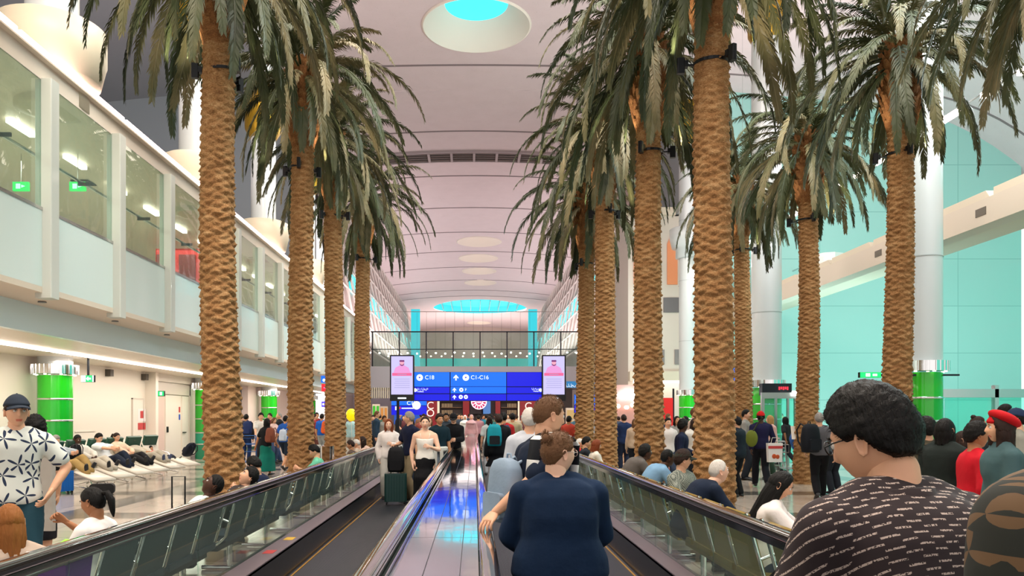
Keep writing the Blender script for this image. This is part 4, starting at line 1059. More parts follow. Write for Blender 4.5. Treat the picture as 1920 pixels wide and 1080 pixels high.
def remesh(mb, vox, it=6, name='body'):
    me = mb.mesh(name, [M_black]); o = link('tmp', me)
    m = o.modifiers.new('r', 'REMESH'); m.mode = 'VOXEL'; m.voxel_size = vox; m.use_smooth_shade = True
    s = o.modifiers.new('s', 'SMOOTH'); s.factor = .5; s.iterations = it
    dg = bpy.context.evaluated_depsgraph_get(); dg.update()
    out = bpy.data.meshes.new_from_object(o.evaluated_get(dg)); out.name = name
    bpy.data.objects.remove(o); bpy.data.meshes.remove(me)
    out.polygons.foreach_set('use_smooth', [True]*len(out.polygons))
    return out
def ik(a, c, l1, l2, pole):
    a, c, pole = V(a), V(c), V(pole); d = c-a; L = d.length
    if L > (l1+l2)*.999: c = a+d*((l1+l2)*.999/L); d = c-a; L = d.length
    x = (l1*l1-l2*l2+L*L)/(2*L); h = math.sqrt(max(0, l1*l1-x*x)); u = d.normalized()
    p = (pole-u*pole.dot(u))
    p = p.normalized() if p.length > 1e-6 else u.orthogonal().normalized()
    return a+u*x+p*h, c
TT = [(-.16, .10, .085), (-.08, .150, .110), (.0, .166, .118), (.18, .156, .110), (.38, .142, .102), (.60, .156, .115), (.80, .178, .118), (.92, .172, .100), (1.0, .105, .072)]
class Sk:
    """skeleton: facing -Y, the person's left is +X, feet at z=0, 1.75 m tall"""
    def __init__(s, pelvis=(0, 0, .95), lean=(0, 4), twist=0, wr=None, pole=None, an=None, kp=None, head=(0, 0, 0), hdir=None, curl=25, gir=1., fem=0, dep=1., toe=None, neck=None, shr=(0, 0), nl=None):
        s.gir, s.fem, s.dep = gir, fem, dep
        p = V(pelvis); s.sp = [p]; n = 10
        for i in range(n):
            a = R(lean[0]+(lean[1]-lean[0])*(i+.5)/n); s.sp.append(s.sp[-1]+V((0, -math.sin(a), math.cos(a)))*.052)
        s.lean = lean; s.tw = twist
        def fr(t):
            t_ = min(max(t, 0), 1)*10; i = min(int(t_), 9); c = s.sp[i].lerp(s.sp[i+1], t_-i)
            if t < 0: c = s.sp[0]+(s.sp[0]-s.sp[1])*(-t*10)
            a = R(lean[0]+(lean[1]-lean[0])*min(max(t, 0), 1)); tw = R(twist*max(0, min(1, t)))
            up = V((0, -math.sin(a), math.cos(a))); fw = V((0, -math.cos(a), -math.sin(a)))
            side = V((1, 0, 0)); Mt = Matrix.Rotation(tw, 3, up); return c, Mt @ side, Mt @ fw, up
        s.fr = fr
        c, sd, fw, up = fr(.92); w = .182-.014*fem
        s.sh = {1: c+sd*w*(1+.3*(gir-1))+up*(-.015+shr[0]), -1: c-sd*w*(1+.3*(gir-1))+up*(-.015+shr[1])}
        wr = wr or ((.25, -.04, .88), (-.25, -.04, .88)); pole = pole or ((.4, .6, 0), (-.4, .6, 0))
        s.el, s.wr = {}, {}
        for k, sg in enumerate((1, -1)): s.el[sg], s.wr[sg] = ik(s.sh[sg], wr[k], .285, .25, pole[k])
        c0, sd0, fw0, up0 = fr(0)
        s.hip = {sg: c0+sd0*(.088+.006*fem)*sg-up0*.03 for sg in (1, -1)}
        an = an or ((.10, 0, .09), (-.10, 0, .09)); kp = kp or ((.05, -1, 0), (-.05, -1, 0))
        s.kn, s.an = {}, {}
        for k, sg in enumerate((1, -1)): s.kn[sg], s.an[sg] = ik(s.hip[sg], an[k], .435, .43, kp[k])
        s.toe = toe or ((.03, -1, 0), (-.03, -1, 0))
        s.hdir = hdir or (None, None); s.curl = curl if hasattr(curl, '__len__') else (curl, curl)
        nb = s.sp[-1]; a = R(lean[1]*.6)+R(neck or 0); s.nk = nb; nl = .150 if nl is None else nl; s.hc = nb+V((0, -math.sin(a)*nl-.012, math.cos(a)*nl+.012))
        s.hm = Matrix.Translation(s.hc) @ (Matrix.Rotation(R(head[0]), 4, 'Z') @ Matrix.Rotation(R(-head[1]), 4, 'X') @ Matrix.Rotation(R(head[2]), 4, 'Y'))
def torso(mb, s, inf=0., t0=-.16, t1=1.0, flare=0., mi=0, n=20, belly=0.):
    rings = []
    ts = sorted(set([t0, t1]+[t for t, _, _ in TT if t0 < t < t1]))
    for t in ts:
        a = np.interp(t, [q[0] for q in TT], [q[1] for q in TT]); b = np.interp(t, [q[0] for q in TT], [q[2] for q in TT])
        if t < TT[0][0]: a, b = .16, .115
        if s.fem: a = a*(1.04 if t < .2 else .92)
        g = 1+(s.gir-1)*min(1, max(0, (1.12-t)*1.6)); a = a*g+inf+flare*max(0, .25-t); b = b*g*s.dep+inf+flare*max(0, .25-t)
        c, sd, fw, up = s.fr(t); ring = []
        for k in range(n):
            q = 2*PI*k/n; x, y = math.cos(q), math.sin(q)
            e = .8; x_ = math.copysign(abs(x)**e, x); y_ = math.copysign(abs(y)**e, y)
            ex = 0
            if s.fem and y > .3: ex = .028*math.exp(-((t-.68)/.12)**2)
            bl = belly*math.exp(-((t-.25)/.25)**2) if y > 0 else 0
            ring.append(c+sd*(a*x_)+fw*(b*y_+ex*y+bl*y))
        rings.append(ring)
    mb.loft(rings, mi); return mb
def limb(mb, pts, rr, n=12, mi=0):
    """tapered limb with rounded ends and extra rings"""
    P = []; Q = []
    for i in range(len(pts)-1):
        for k in range(4): t = k/4; P.append(V(pts[i]).lerp(V(pts[i+1]), t)); Q.append(rr[i]+(rr[i+1]-rr[i])*t)
    P.append(V(pts[-1])); Q.append(rr[-1])
    d0 = (P[0]-P[1]).normalized(); d1 = (P[-1]-P[-2]).normalized()
    P = [P[0]+d0*Q[0]*.8, P[0]+d0*Q[0]*.4]+P+[P[-1]+d1*Q[-1]*.4, P[-1]+d1*Q[-1]*.8]; Q = [Q[0]*.45, Q[0]*.85]+Q+[Q[-1]*.85, Q[-1]*.45]
    mb.tube(P, Q, n, mi); return mb
def mid(a, b, t): return V(a).lerp(V(b), t)
def arms(mb, s, inf=0., upto=1.0, drape=0.):
    f = 1-.08*s.fem; g = 1+(s.gir-1)*.7
    for sg in (1, -1):
        S, E, W = s.sh[sg], s.el[sg], s.wr[sg]
        if upto >= 1: limb(mb, [S, mid(S, E, .5), E, mid(E, W, .35), W], [(.062*f)*g+inf, .050*f*g+inf, .041*f*g+inf+drape, .042*f*g+inf+drape, .028*f+inf+drape])
        elif upto > .5: limb(mb, [S, mid(S, E, .5), E, mid(E, W, (upto-.5)*2)], [.062*f*g+inf, .05*f*g+inf, .041*f*g+inf, .04*f*g+inf])
        else: limb(mb, [S, mid(S, E, .35), mid(S, E, upto*2)], [.062*f*g+inf, .056*f*g+inf+.006, .05*f*g+inf+.016])
def legs(mb, s, inf=0., upto=1.0, loose=0.):
    g = 1+(s.gir-1)*.7
    for sg in (1, -1):
        H, K, A = s.hip[sg], s.kn[sg], s.an[sg]
        if upto >= 1: limb(mb, [H, mid(H, K, .5), K, mid(K, A, .35), A], [.094*g+inf, .080*g+inf+loose*.3, .056*g+inf+loose*.6, .056*g+inf+loose*.8, .037+inf+loose])
        else: limb(mb, [H, mid(H, K, .5), mid(H, K, upto*2)], [.094*g+inf, .082*g+inf, (.082-.03*upto)*g+inf+.02])
def hand(mb, W, E, sg, dirv=None, curl=25, sc=1., mi=0, n=7, spread=1., nrm=None):
    d = V(dirv).normalized() if dirv is not None else (V(W)-V(E)).normalized()
    nv = V(nrm) if nrm is not None else V((-sg, 0, 0))            # palm looks to the thigh by default
    nv = (nv-d*nv.dot(d)); nv = nv.normalized() if nv.length > .05 else d.orthogonal().normalized()
    sd = d.cross(nv).normalized()*(1 if sg > 0 else -1)         # towards the thumb
    W = V(W); rings = []
    for t, a, b in ((-.03, .026, .022), (0, .028, .02), (.03, .038, .019), (.06, .043, .016), (.085, .042, .014), (.095, .036, .010)):
        c = W+d*t*sc; rings.append([c+sd*(a*sc*math.cos(q))+nv*(b*sc*math.sin(q)) for q in [2*PI*k/12 for k in range(12)]])
    mb.loft(rings, mi)
    for k, (off, ln) in enumerate(((.030, .072), (.010, .082), (-.011, .077), (-.031, .06))):
        p = W+d*.088*sc+sd*off*sc; a = R(curl*.5); pts = [p-d*.015*sc, p]; fan = (off*.9*spread)
        for q, fr_ in enumerate((.45, .32, .23)):
            dd = (d*math.cos(a)+nv*math.sin(a)+sd*fan*2).normalized(); pts.append(pts[-1]+dd*ln*fr_*sc); a += R(curl+k*4)
        mb.tube(pts+[pts[-1]+(pts[-1]-pts[-2])*.25], [.0095*sc, .0092*sc, .0086*sc, .0080*sc, .0070*sc, .003*sc], n, mi)
    p = W+d*.022*sc+sd*.026*sc
    dd = (d*.75+sd*.62+nv*.35).normalized(); d2 = (d*.9+sd*.2+nv*.45).normalized()
    mb.tube([p-dd*.02*sc, p, p+dd*.035*sc, p+dd*.035*sc+d2*.03*sc, p+dd*.035*sc+d2*.036*sc], [.013*sc, .0125*sc, .0105*sc, .0085*sc, .003*sc], n, mi)
# ---- head
def hbase(x, y, z, fem=0, nose=1.):
    """unit direction to a point of the head surface"""
    px, py, pz = x*(.0775-.003*fem), y*.099, z*.119
    if z < 0:
        tz = -z; px *= 1-.27*tz**1.6-(.05*fem*tz); 
        if y > 0: py *= 1-.42*tz
        else: py *= 1-.04*tz
    else:
        py *= 1+.03*z if y > 0 else 1-.03*z
        px *= 1-.03*z*z
    if y < 0:
        ax_ = abs(px); f = 1.0
        py *= 1-.05*(1-min(1, ax_/.06))*(1 if abs(z) < .8 else .5)
        g = lambda cx, cz, sx, sz: math.exp(-((ax_-cx)/sx)**2-((pz-cz)/sz)**2)
        nz = 0
        if -.042 < pz < .03:
            r = np.interp(pz, [-.042, -.034, -.024, .0, .018, .03], [0, .012, .025, .015, .006, 0]); w = np.interp(pz, [-.036, -.022, .0, .02], [.014, .0125, .009, .009])
            nz = r*math.exp(-(ax_/w)**2)*nose
        py -= nz
        py += .0085*g(.031, .012, .016, .011)
        py -= .0045*g(.026, .034, .026, .008)*(1-.5*fem)
        py -= .0055*g(0, -.054, .020, .0050)+.006*g(0, -.067, .017, .0055)
        py += .003*g(0, -.060, .022, .0025)
        py -= .010*g(0, -.097, .022, .016)
        py -= .004*g(.042, -.018, .02, .02)
    return px, py, pz
def sph(nlat, nlon):
    out = []
    for i in range(1, nlat):
        th = PI*i/nlat; th = th+.0*math.sin(2*th)
        ring = []
        for j in range(nlon):
            t = 2*PI*j/nlon; a = t-.42*math.sin(t)           # denser round the face (a = 0 is the front)
            ring.append((math.sin(th)*math.sin(a), -math.sin(th)*math.cos(a), -math.cos(th), a))
        out.append(ring)
    return out
def smooth(a, b, x):
    t = min(1, max(0, (x-a)/(b-a))); return t*t*(3-2*t)
def head_into(mb, M4, fem=0, hi=False, glasses=False):
    """slots 0 skin, 1 eye white, 2 iris, 3 lips, 4 brows"""
    nl, nn = (56, 72) if hi else (34, 40)
    rings = [[M4 @ V(hbase(x, y, z, fem)) for (x, y, z, a) in ring] for ring in sph(nl, nn)]
    f0 = len(mb.f); mb.loft(rings, 0)
    inv = M4.inverted()
    for fi in range(f0, len(mb.f)):
        f = mb.f[fi]
        if len(f) == 4:
            c = inv @ (sum((V(mb.v[i]) for i in f), V((0, 0, 0)))/4)
            if c.y < -.07 and abs(c.x) < .023 and -.0725 < c.z < -.0485: mb.m[fi] = 3
    for sg in (1, -1):
        Me = M4 @ Matrix.Translation((sg*.0755, .010, -.004)) @ Matrix.Rotation(R(18*sg), 4, 'Z') @ Matrix.Rotation(R(-8), 4, 'X')
        n = 16; out, inn = [], []
        pr = [(.0, -.033), (.010, -.026), (.014, -.008), (.018, .010), (.016, .024), (.006, .032), (-.008, .028), (-.013, .012), (-.012, -.006), (-.008, -.024)]
        mk = lambda k, xo, s_: [Me @ V((sg*xo, y*s_, z*s_)) for y, z in pr]
        mb.loft([mk(0, -.006, .75), mk(0, .006, .95), mk(0, .013, 1.0), mk(0, .015, .92), mk(0, .009, .62), mk(0, .006, .3)], 0)
        mb.ball(M4 @ V((sg*.031, -.0790, .012)), .0125, 6 if not hi else 9, 1)
        mb.ball(M4 @ V((sg*.031, -.0866, .012)), .0058, 5, 2)
        mb.tube([M4 @ V((sg*.014, -.0955, .030)), M4 @ V((sg*.030, -.0935, .036)), M4 @ V((sg*.046, -.083, .031))], [.0025, .0035, .0018], 5, 4)
        mb.tube([M4 @ V((sg*.018, -.0885, .0165)), M4 @ V((sg*.031, -.0915, .0215)), M4 @ V((sg*.044, -.083, .0155))], [.0012, .0020, .0012], 5, 4)
HL = {'short': ([0, 35, 55, 75, 95, 115, 140, 180], [.072, .068, .050, .010, .012, -.03, -.055, -.062]),
      'fade': ([0, 35, 55, 75, 95, 115, 140, 180], [.070, .066, .045, .005, .010, -.02, -.05, -.058]),
      'rec': ([0, 35, 55, 75, 95, 115, 140, 180], [.100, .095, .070, .012, .012, -.02, -.05, -.058]),
      'long': ([0, 25, 45, 60, 80, 115, 140, 180], [.085, .078, .055, .0, -.09, -.11, -.115, -.115]),
      'up': ([0, 30, 50, 70, 90, 115, 140, 180], [.078, .072, .052, .018, .015, -.03, -.062, -.068]),
      'cap': ([0, 60, 90, 120, 180], [.045, .045, .042, .030, .020]),
      'hijab': ([0, 30, 48, 58, 90, 120, 180], [.078, .070, .035, -.2, -.2, -.2, -.2])}
def shell(mb, style, th, seed=0, rough=.0, hi=False, M4=None, top=0.):
    A, Z = HL[style]; rings = []; M4 = M4 or Matrix(); rr = random.Random(seed)
    for ring in sph(*((54, 72) if hi else (34, 44))):
        o = []
        for (x, y, z, a) in ring:
            p = V(hbase(x, y, z, 0, 0.)); ph = abs(math.degrees(math.atan2(math.sin(a), math.cos(a))))
            hz = np.interp(ph, A, Z); m = smooth(-.010, .012, p.z-hz)
            if style == 'hijab' and ph < 60 and p.z < -.088: m = 1
            nr = V((x/.078, y/.099, z/.119)).normalized()
            off = -.010+(.010+th+top*max(0, z)**2)*m+rough*m*rr.uniform(-1, 1)
            o.append(M4 @ (p+nr*off))
        rings.append(o)
    mb.loft(rings); return mb
def curtain(mb, length, th=.03, a0=62, flare=.0, fwd=0., wave=.008, seed=1):
    rr = random.Random(seed); n = 26; m = 9; outer = []
    for i in range(m):
        t = i/(m-1); z = .03-(length+.03)*t; r1 = .082+.012*math.sin(PI*min(1, t*1.4))+flare*t; r2 = .100+.008*math.sin(PI*min(1, t*1.5))+flare*t*.6
        o = []; q = []
        for k in range(n):
            a = R(a0+(360-2*a0)*k/(n-1)); w = wave*math.sin(k*1.9+t*4+seed)*min(1, t*2)
            sx, sy = math.sin(a), -math.cos(a)
            o.append(V((sx*(r1+w), sy*(r2+w)-.0+fwd*t, z+rr.uniform(-.01, .01)*(t > .9)))); q.append(V((sx*(r1+w-th), sy*(r2+w-th)+fwd*t, z+.01*(t > .9))))
        outer.append(o+q[::-1])
    mb.loft(outer); return mb
def hair_mesh(style, hi=False):
    mb = MB(); base, _, arg = style.partition(':')
    if base == 'short': shell(mb, 'short', .014, 3, .0035, hi, top=.008)
    elif base == 'thick': shell(mb, 'short', .022, 4, .005, hi, top=.014)
    elif base == 'buzz': shell(mb, 'fade', .006, 5, .001, hi, top=.004)
    elif base == 'rec': shell(mb, 'rec', .007, 6, .001, hi)
    elif base == 'curly':
        shell(mb, 'long', .03, 7, .012, hi); curtain(mb, .20, .05, 70, .03, wave=.02)
    elif base == 'long': shell(mb, 'long', .012, 8, .001, hi); curtain(mb, float(arg or .30), .035, 66, .0)
    elif base == 'bob': shell(mb, 'long', .020, 9, .002, hi); curtain(mb, .15, .04, 58, .012)
    elif base == 'bun': shell(mb, 'up', .010, 10, .0015, hi); mb.ball((0, .10, .055), (.035, .032, .034), 8)
    elif base == 'topbun': shell(mb, 'up', .010, 10, .0015, hi); mb.ball((0, .055, .115), (.034, .034, .032), 8)
    elif base == 'pony': shell(mb, 'up', .011, 11, .0015, hi); mb.tube([(0, .10, .05), (0, .145, .045), (0, .165, -.02), (0, .155, -.11), (0, .15, -.16)], [.016, .026, .032, .022, .006], 10)
    elif base == 'hijab': shell(mb, 'hijab', .014, 12, .001, hi); mb.lathe([(.075, -.09), (.10, -.13), (.17, -.19), (.20, -.25), (.19, -.26)], 24)
    return mb.mesh('hair', M_black, True)
def cap_mesh():
    mb = MB(); shell(mb, 'cap', .024, 1, 0, True, top=.004)
    rings = []
    for t in np.linspace(0, 1, 6):
        o = []
        for k in range(15):
            a = R(-62+124*k/14); r = .115+.075*t*math.cos(a*1.15); o.append(V((math.sin(a)*(.095+.0*t), -math.cos(a)*r*1.0-.0, .052-.018*t-.022*(math.sin(a)**2)+0.0)))
        rings.append([p+V((0, 0, .004)) for p in o]+[p-V((0, 0, .003)) for p in o[::-1]])
    mb.loft(rings); mb.ball((0, 0, .146), .007, 5); return mb.mesh('cap', M_black, True)
def beret_mesh():
    mb = MB(); shell(mb, 'cap', .016, 2, 0, True); mb.ball((.0, .035, .085), (.115, .13, .055), 12, 0, Matrix.Rotation(R(-28), 4, 'X')); return mb.mesh('beret', M_black, True)
def feet(mb, s, inf=0., sole=0, h=0.):
    for k, sg in enumerate((1, -1)):
        A = s.an[sg]; K = s.kn[sg]; up = (K-A).normalized(); f = V(s.toe[k]); f = (f-up*f.dot(up)*.0).normalized(); 
        upv = V((0, 0, 1)) if abs(f.z) < .8 else -V((0, 1, 0))
        sd = f.cross(upv).normalized(); u2 = sd.cross(f).normalized(); base = A-u2*.078
        rings = []
        for t, w, hh in ((-.065, .022, .03), (-.055, .033, .06), (0, .036, .09), (.06, .040, .072), (.12, .047, .048), (.165, .044, .036), (.195, .028, .024)):
            c = base+f*t; ring = []
            for q in range(12):
                a = 2*PI*q/12; x, y = math.cos(a), math.sin(a)
                ring.append(c+sd*((w+inf)*x)+u2*(max(0, (hh+inf)*(.5+.5*y))-(inf)))
            rings.append(ring)
        mb.loft(rings)
        if h: limb(mb, [A-up*.0, A+up*h], [.042+inf, .045+inf])
POSES = {}
def pose(name, **kw): POSES[name] = kw
pose('stand')
pose('stand_akimbo', wr=((.24, -.12, 1.0), (-.20, -.1, .95)), pole=((1, .5, 0), (-1, .5, 0)), head=(15, 0, 0))
pose('phone', wr=((.10, -.30, 1.14), (-.08, -.30, 1.12)), pole=((.6, .6, -1), (-.6, .6, -1)), head=(0, -22, 0), lean=(0, 6), curl=50)
pose('turn_left', head=(45, 0, 0), wr=((.2, -.25, 1.08), (-.25, 0, .88)))
pose('turn_right', head=(-45, 0, 0), wr=((.25, 0, .88), (-.15, -.28, 1.1)))
pose('walk', pelvis=(0, 0, .93), lean=(2, 6), an=((.09, -.26, .10), (-.09, .30, .16)), toe=((.05, -1, .12), (-.03, -1, -.55)), wr=((.24, .16, .90), (-.24, -.24, .95)), kp=((.0, -1, .2), (.0, -1, .2)))
pose('walk2', pelvis=(0, 0, .93), lean=(2, 6), an=((.09, .30, .16), (-.09, -.26, .10)), toe=((.05, -1, -.55), (-.03, -1, .12)), wr=((.24, -.24, .95), (-.24, .16, .90)), kp=((.0, -1, .2), (.0, -1, .2)))
pose('hold', wr=((.08, -.28, 1.22), (-.22, -.05, .9)), pole=((.8, .3, -1), (-.5, .5, 0)), curl=45)
pose('push', wr=((.2, -.40, 1.0), (-.2, -.40, 1.0)), pole=((.5, .5, -1), (-.5, .5, -1)), lean=(3, 12), curl=60, an=((.09, -.18, .09), (-.09, .22, .12)))
_sit = dict(pelvis=(0, 0, .515), an=((.14, -.45, .09), (-.14, -.45, .09)), kp=((.1, -.6, 1), (-.1, -.6, 1)))
pose('sit', lean=(-8, 6), wr=((.12, -.34, .66), (-.12, -.34, .66)), pole=((.7, .3, -1), (-.7, .3, -1)), head=(0, -12, 0), curl=35, **_sit)
pose('sit_side', lean=(-6, 8), wr=((.14, -.32, .68), (-.12, -.34, .66)), pole=((.7, .3, -1), (-.7, .3, -1)), head=(-60, 0, 0), curl=35, **_sit)
pose('sit_side2', lean=(-6, 8), wr=((.14, -.32, .68), (-.12, -.34, .66)), pole=((.7, .3, -1), (-.7, .3, -1)), head=(55, -5, 0), curl=35, **_sit)
pose('sitfwd', lean=(18, 48), wr=((.07, -.50, .66), (-.07, -.52, .62)), pole=((1, 0, -.6), (-1, 0, -.6)), head=(0, 5, 0), curl=40, neck=8, **_sit)
pose('sitphone', lean=(-6, 18), wr=((.06, -.42, .86), (-.06, -.42, .84)), pole=((.8, .2, -1), (-.8, .2, -1)), head=(0, -28, 0), curl=55, **_sit)
pose('situp_arm', lean=(-6, 10), wr=((.12, -.34, .66), (-.10, -.38, 1.02)), pole=((.7, .3, -1), (-.9, .1, -1)), head=(0, -15, 0), curl=60, **_sit)
pose('slump', lean=(-38, -40), pelvis=(0, -.16, .50), an=((.14, -.62, .09), (-.14, -.62, .09)), kp=((.1, -.6, 1), (-.1, -.6, 1)), wr=((.1, -.3, .68), (-.1, -.3, .66)), head=(25, 38, 0), curl=30)
_rec = dict(pelvis=(0, 0, .53), toe=((.3, -.5, .8), (-.3, -.5, .8)))
pose('recline', lean=(-48, -28), an=((.09, -.80, .44), (-.09, -.84, .43)), kp=((.1, -.2, 1), (-.1, -.2, 1)), wr=((.09, -.16, .70), (-.09, -.2, .68)), pole=((1, 0, -.3), (-1, 0, -.3)), head=(0, -14, 0), curl=40, **_rec)
pose('recline_knee', lean=(-48, -26), an=((.09, -.70, .44), (-.09, -.80, .42)), kp=((.1, -.2, 1), (-.1, -.2, 1)), wr=((.07, -.26, .86), (-.07, -.28, .84)), pole=((1, 0, -.5), (-1, 0, -.5)), head=(8, -20, 0), curl=55, **_rec)
pose('recline_flat', lean=(-66, -58), an=((.09, -.80, .42), (-.09, -.84, .42)), kp=((.1, -.2, 1), (-.1, -.2, 1)), wr=((.07, -.10, .66), (-.07, -.14, .66)), pole=((1, 0, .3), (-1, 0, .3)), head=(0, 10, 0), curl=30, **_rec)
_SK = {}
def sk(pk, fem, gir):
    k = (pk, fem, gir)
    if k not in _SK: _SK[k] = Sk(fem=fem, gir=gir, **POSES[pk])
    return _SK[k]
_BM = {}
VOX = .016
def join(name, parts):
    """parts: meshes or MB, joined into one mesh with material slots kept"""
    mb = MB()
    for p in parts:
        if isinstance(p, MB): o = mb.n; mb.v += p.v; mb.n += p.n; mb.f += [tuple(i+o for i in f) for f in p.f]; mb.m += p.m
        else: mb.add([v.co for v in p.vertices], [tuple(q.vertices) for q in p.polygons], 0)
    me = bpy.data.meshes.new(name); me.from_pydata(mb.v, [], mb.f)
    for i in range(5): me.materials.append(M_black)
    me.polygons.foreach_set('material_index', mb.m); me.polygons.foreach_set('use_smooth', [True]*len(mb.f)); me.update(); return me
def body_mesh(pk, fem, gir, vox=VOX, hi=False, s=None, hands=(1, -1), handkw=None):
    s = s or sk(pk, fem, gir); mb = MB()
    torso(mb, s, -.004); traps(mb, s, -.004); arms(mb, s); legs(mb, s); feet(mb, s, -.003)
    nf = .060-.006*fem; hb = s.hm @ V((0, .022, -.075))
    limb(mb, [s.sp[-1]+V((0, 0, -.06)), mid(s.sp[-1], hb, .5), hb], [nf+.012, nf, nf-.001])
    b = remesh(mb, vox, 5)
    hd = MB(); head_into(hd, s.hm, fem, hi)
    for k, sg in enumerate((1, -1)):
        kw = (handkw or {}).get(sg, {})
        hand(hd, s.wr[sg], s.el[sg], sg, s.hdir[k], s.curl[k], 1-.08*fem, n=9 if hi else 6, **kw)
    return join('body', [b, hd])
def top_mesh(kind, pk, fem, gir, vox=VOX, s=None):
    s = s or sk(pk, fem, gir); mb = MB()
    inf, drape, t0, up, fl = {'tshirt': (.016, 0, -.10, .36, .0), 'long': (.017, .012, -.10, 1., 0), 'jacket': (.03, .018, -.16, 1., .02), 'coat': (.032, .02, -.6, 1., .12), 'camisole': (.006, 0, -.02, 0, 0), 'crop': (.012, 0, .05, .3, 0)}[kind]
    torso(mb, s, inf, t0, .97 if kind == 'camisole' else 1.0, fl)
    if up: arms(mb, s, inf*.75, up, drape); traps(mb, s, inf*.6)
    if kind == 'camisole': mb = MB(); torso(mb, s, inf, .08, .80, fl)
    elif kind in ('jacket', 'coat'):
        c = s.sp[-1]; limb(mb, [c+V((0, .0, -.05)), c+V((0, -.0, .03))], [.085, .07])
    else: c = s.sp[-1]; limb(mb, [c+V((0, 0, -.05)), c+V((0, 0, .005))], [.082, .066])
    me = folds(remesh(mb, vox, 4 if vox > .012 else 22, 'top'), .0045 if kind != 'camisole' else .002)
    if kind == 'camisole':
        st = MB(); me2 = me
        c, sd, fw, upv = s.fr(.80)
        for sg in (1, -1):
            pts = [c+sd*sg*.07+fw*.115+upv*0, s.fr(.95)[0]+sd*sg*.085+fw*.075, s.fr(1.0)[0]+sd*sg*.09+upv*.012, s.fr(.95)[0]+sd*sg*.085-fw*.085, c+sd*sg*.07-fw*.10]
            st.tube(pts, .005, 6)
        me = join('top', [me2, st])
    return me
def bottom_mesh(kind, pk, fem, gir, vox=VOX, s=None):
    s = s or sk(pk, fem, gir); mb = MB()
    if kind in ('pants', 'wide', 'jeans'):
        torso(mb, s, .010, -.16, .16); legs(mb, s, .012, 1., {'pants': .022, 'wide': .045, 'jeans': .012}[kind])
    elif kind == 'shorts': torso(mb, s, .012, -.16, .16); legs(mb, s, .016, .44)
    else:
        L_ = {'skirt': .52, 'longskirt': .82, 'miniskirt': .34, 'robe': .85}[kind]
        c, sd, fw, up = s.fr(.18); k = (s.kn[1]+s.kn[-1])/2; an = (s.an[1]+s.an[-1])/2
        if abs(k.z-s.sp[0].z) < .25: torso(mb, s, .012, -.16, .16); legs(mb, s, .03, 1., .05)
        else:
            rings = []; P = [c, s.sp[0], s.sp[0]+V((0, 0, -.12)), mid(s.sp[0], k, .6)*.5+mid(s.sp[0], k, .6)*.5, mid(k, an, max(0, (L_-.43)/.43))]
            W = [(.155, .112), (.185, .135), (.19, .15), (.20, .17), (.22, .21) if kind != 'skirt' else (.20, .19)]
            if kind == 'miniskirt': P = P[:4]; W = W[:4]
            spread = abs(s.an[1].y-s.an[-1].y)*.45
            for i, (p, (a, b)) in enumerate(zip(P, W)):
                b = b+(spread*.6 if i == len(P)-1 else spread*.25 if i == 3 else 0)
                rings.append([V((p.x+a*math.cos(2*PI*q/28)*(1+.03*math.cos(q*2.2)*(i > 2)), p.y+b*math.sin(2*PI*q/28)*(1+.03*math.sin(q*3.1)*(i > 2)), p.z)) for q in range(28)])
            mb.loft(rings)
            return folds(remesh(mb, vox, 4, 'bottom'), .006)
    return folds(remesh(mb, vox, 4, 'bottom'), .005)
def shoe_mesh(pk, fem, gir, s=None):
    s = s or sk(pk, fem, gir); mb = MB(); feet(mb, s, .006); return mb.mesh('shoes', M_black, True)
def cached(key, fn, *a):
    if key not in _BM: _BM[key] = fn(*a)
    return _BM[key]
def cloth(c, rough=.85, k='c'):
    return mat('cloth_'+k+c, c, rough, bump=.35, bscale=9, var=.1, vscale=5, spec=.25)
def skinm(c): return mat('skin_'+c, c, .5, var=.05, vscale=12, spec=.35)
def hairm(c): return mat('hair_'+c, c, .6, spec=.25, bump=.6, bscale=60, aniso=(1, 1, .15))
M_eyew = mat('eye_white', 'e4e0da', .2); M_iris = mat('iris', '20140e', .15)
def lipm(c): 
    r = [int(c[i:i+2], 16) for i in (0, 2, 4)]; return mat('lips_'+c, '%02x%02x%02x' % (min(255, int(r[0]*.92)), int(r[1]*.66), int(r[2]*.66)), .4)
def setm(o, ms):
    for i, m in enumerate(ms):
        if i < len(o.material_slots): o.material_slots[i].link = 'OBJECT'; o.material_slots[i].material = m
def put(name, me, root, m, M4=None):
    o = link(name, me, root)
    if M4 is not None: o.matrix_local = M4
    setm(o, [m]) if not isinstance(m, list) else setm(o, m)
    return o
SK_ = {'w': 'd9a585', 'p': 'e6b79c', 't': 'c08a64', 'b': '8a5a3c', 'd': '4a2e20', 'm': 'a97350'}
HC_ = {'k': '0a0807', 'b': '2a1a14', 'r': '7a3a1c', 'y': 'b08a54', 'g': '8a8580', 'w': 'c8c2ba', 'a': '65462e', 'c': '8a5426'}
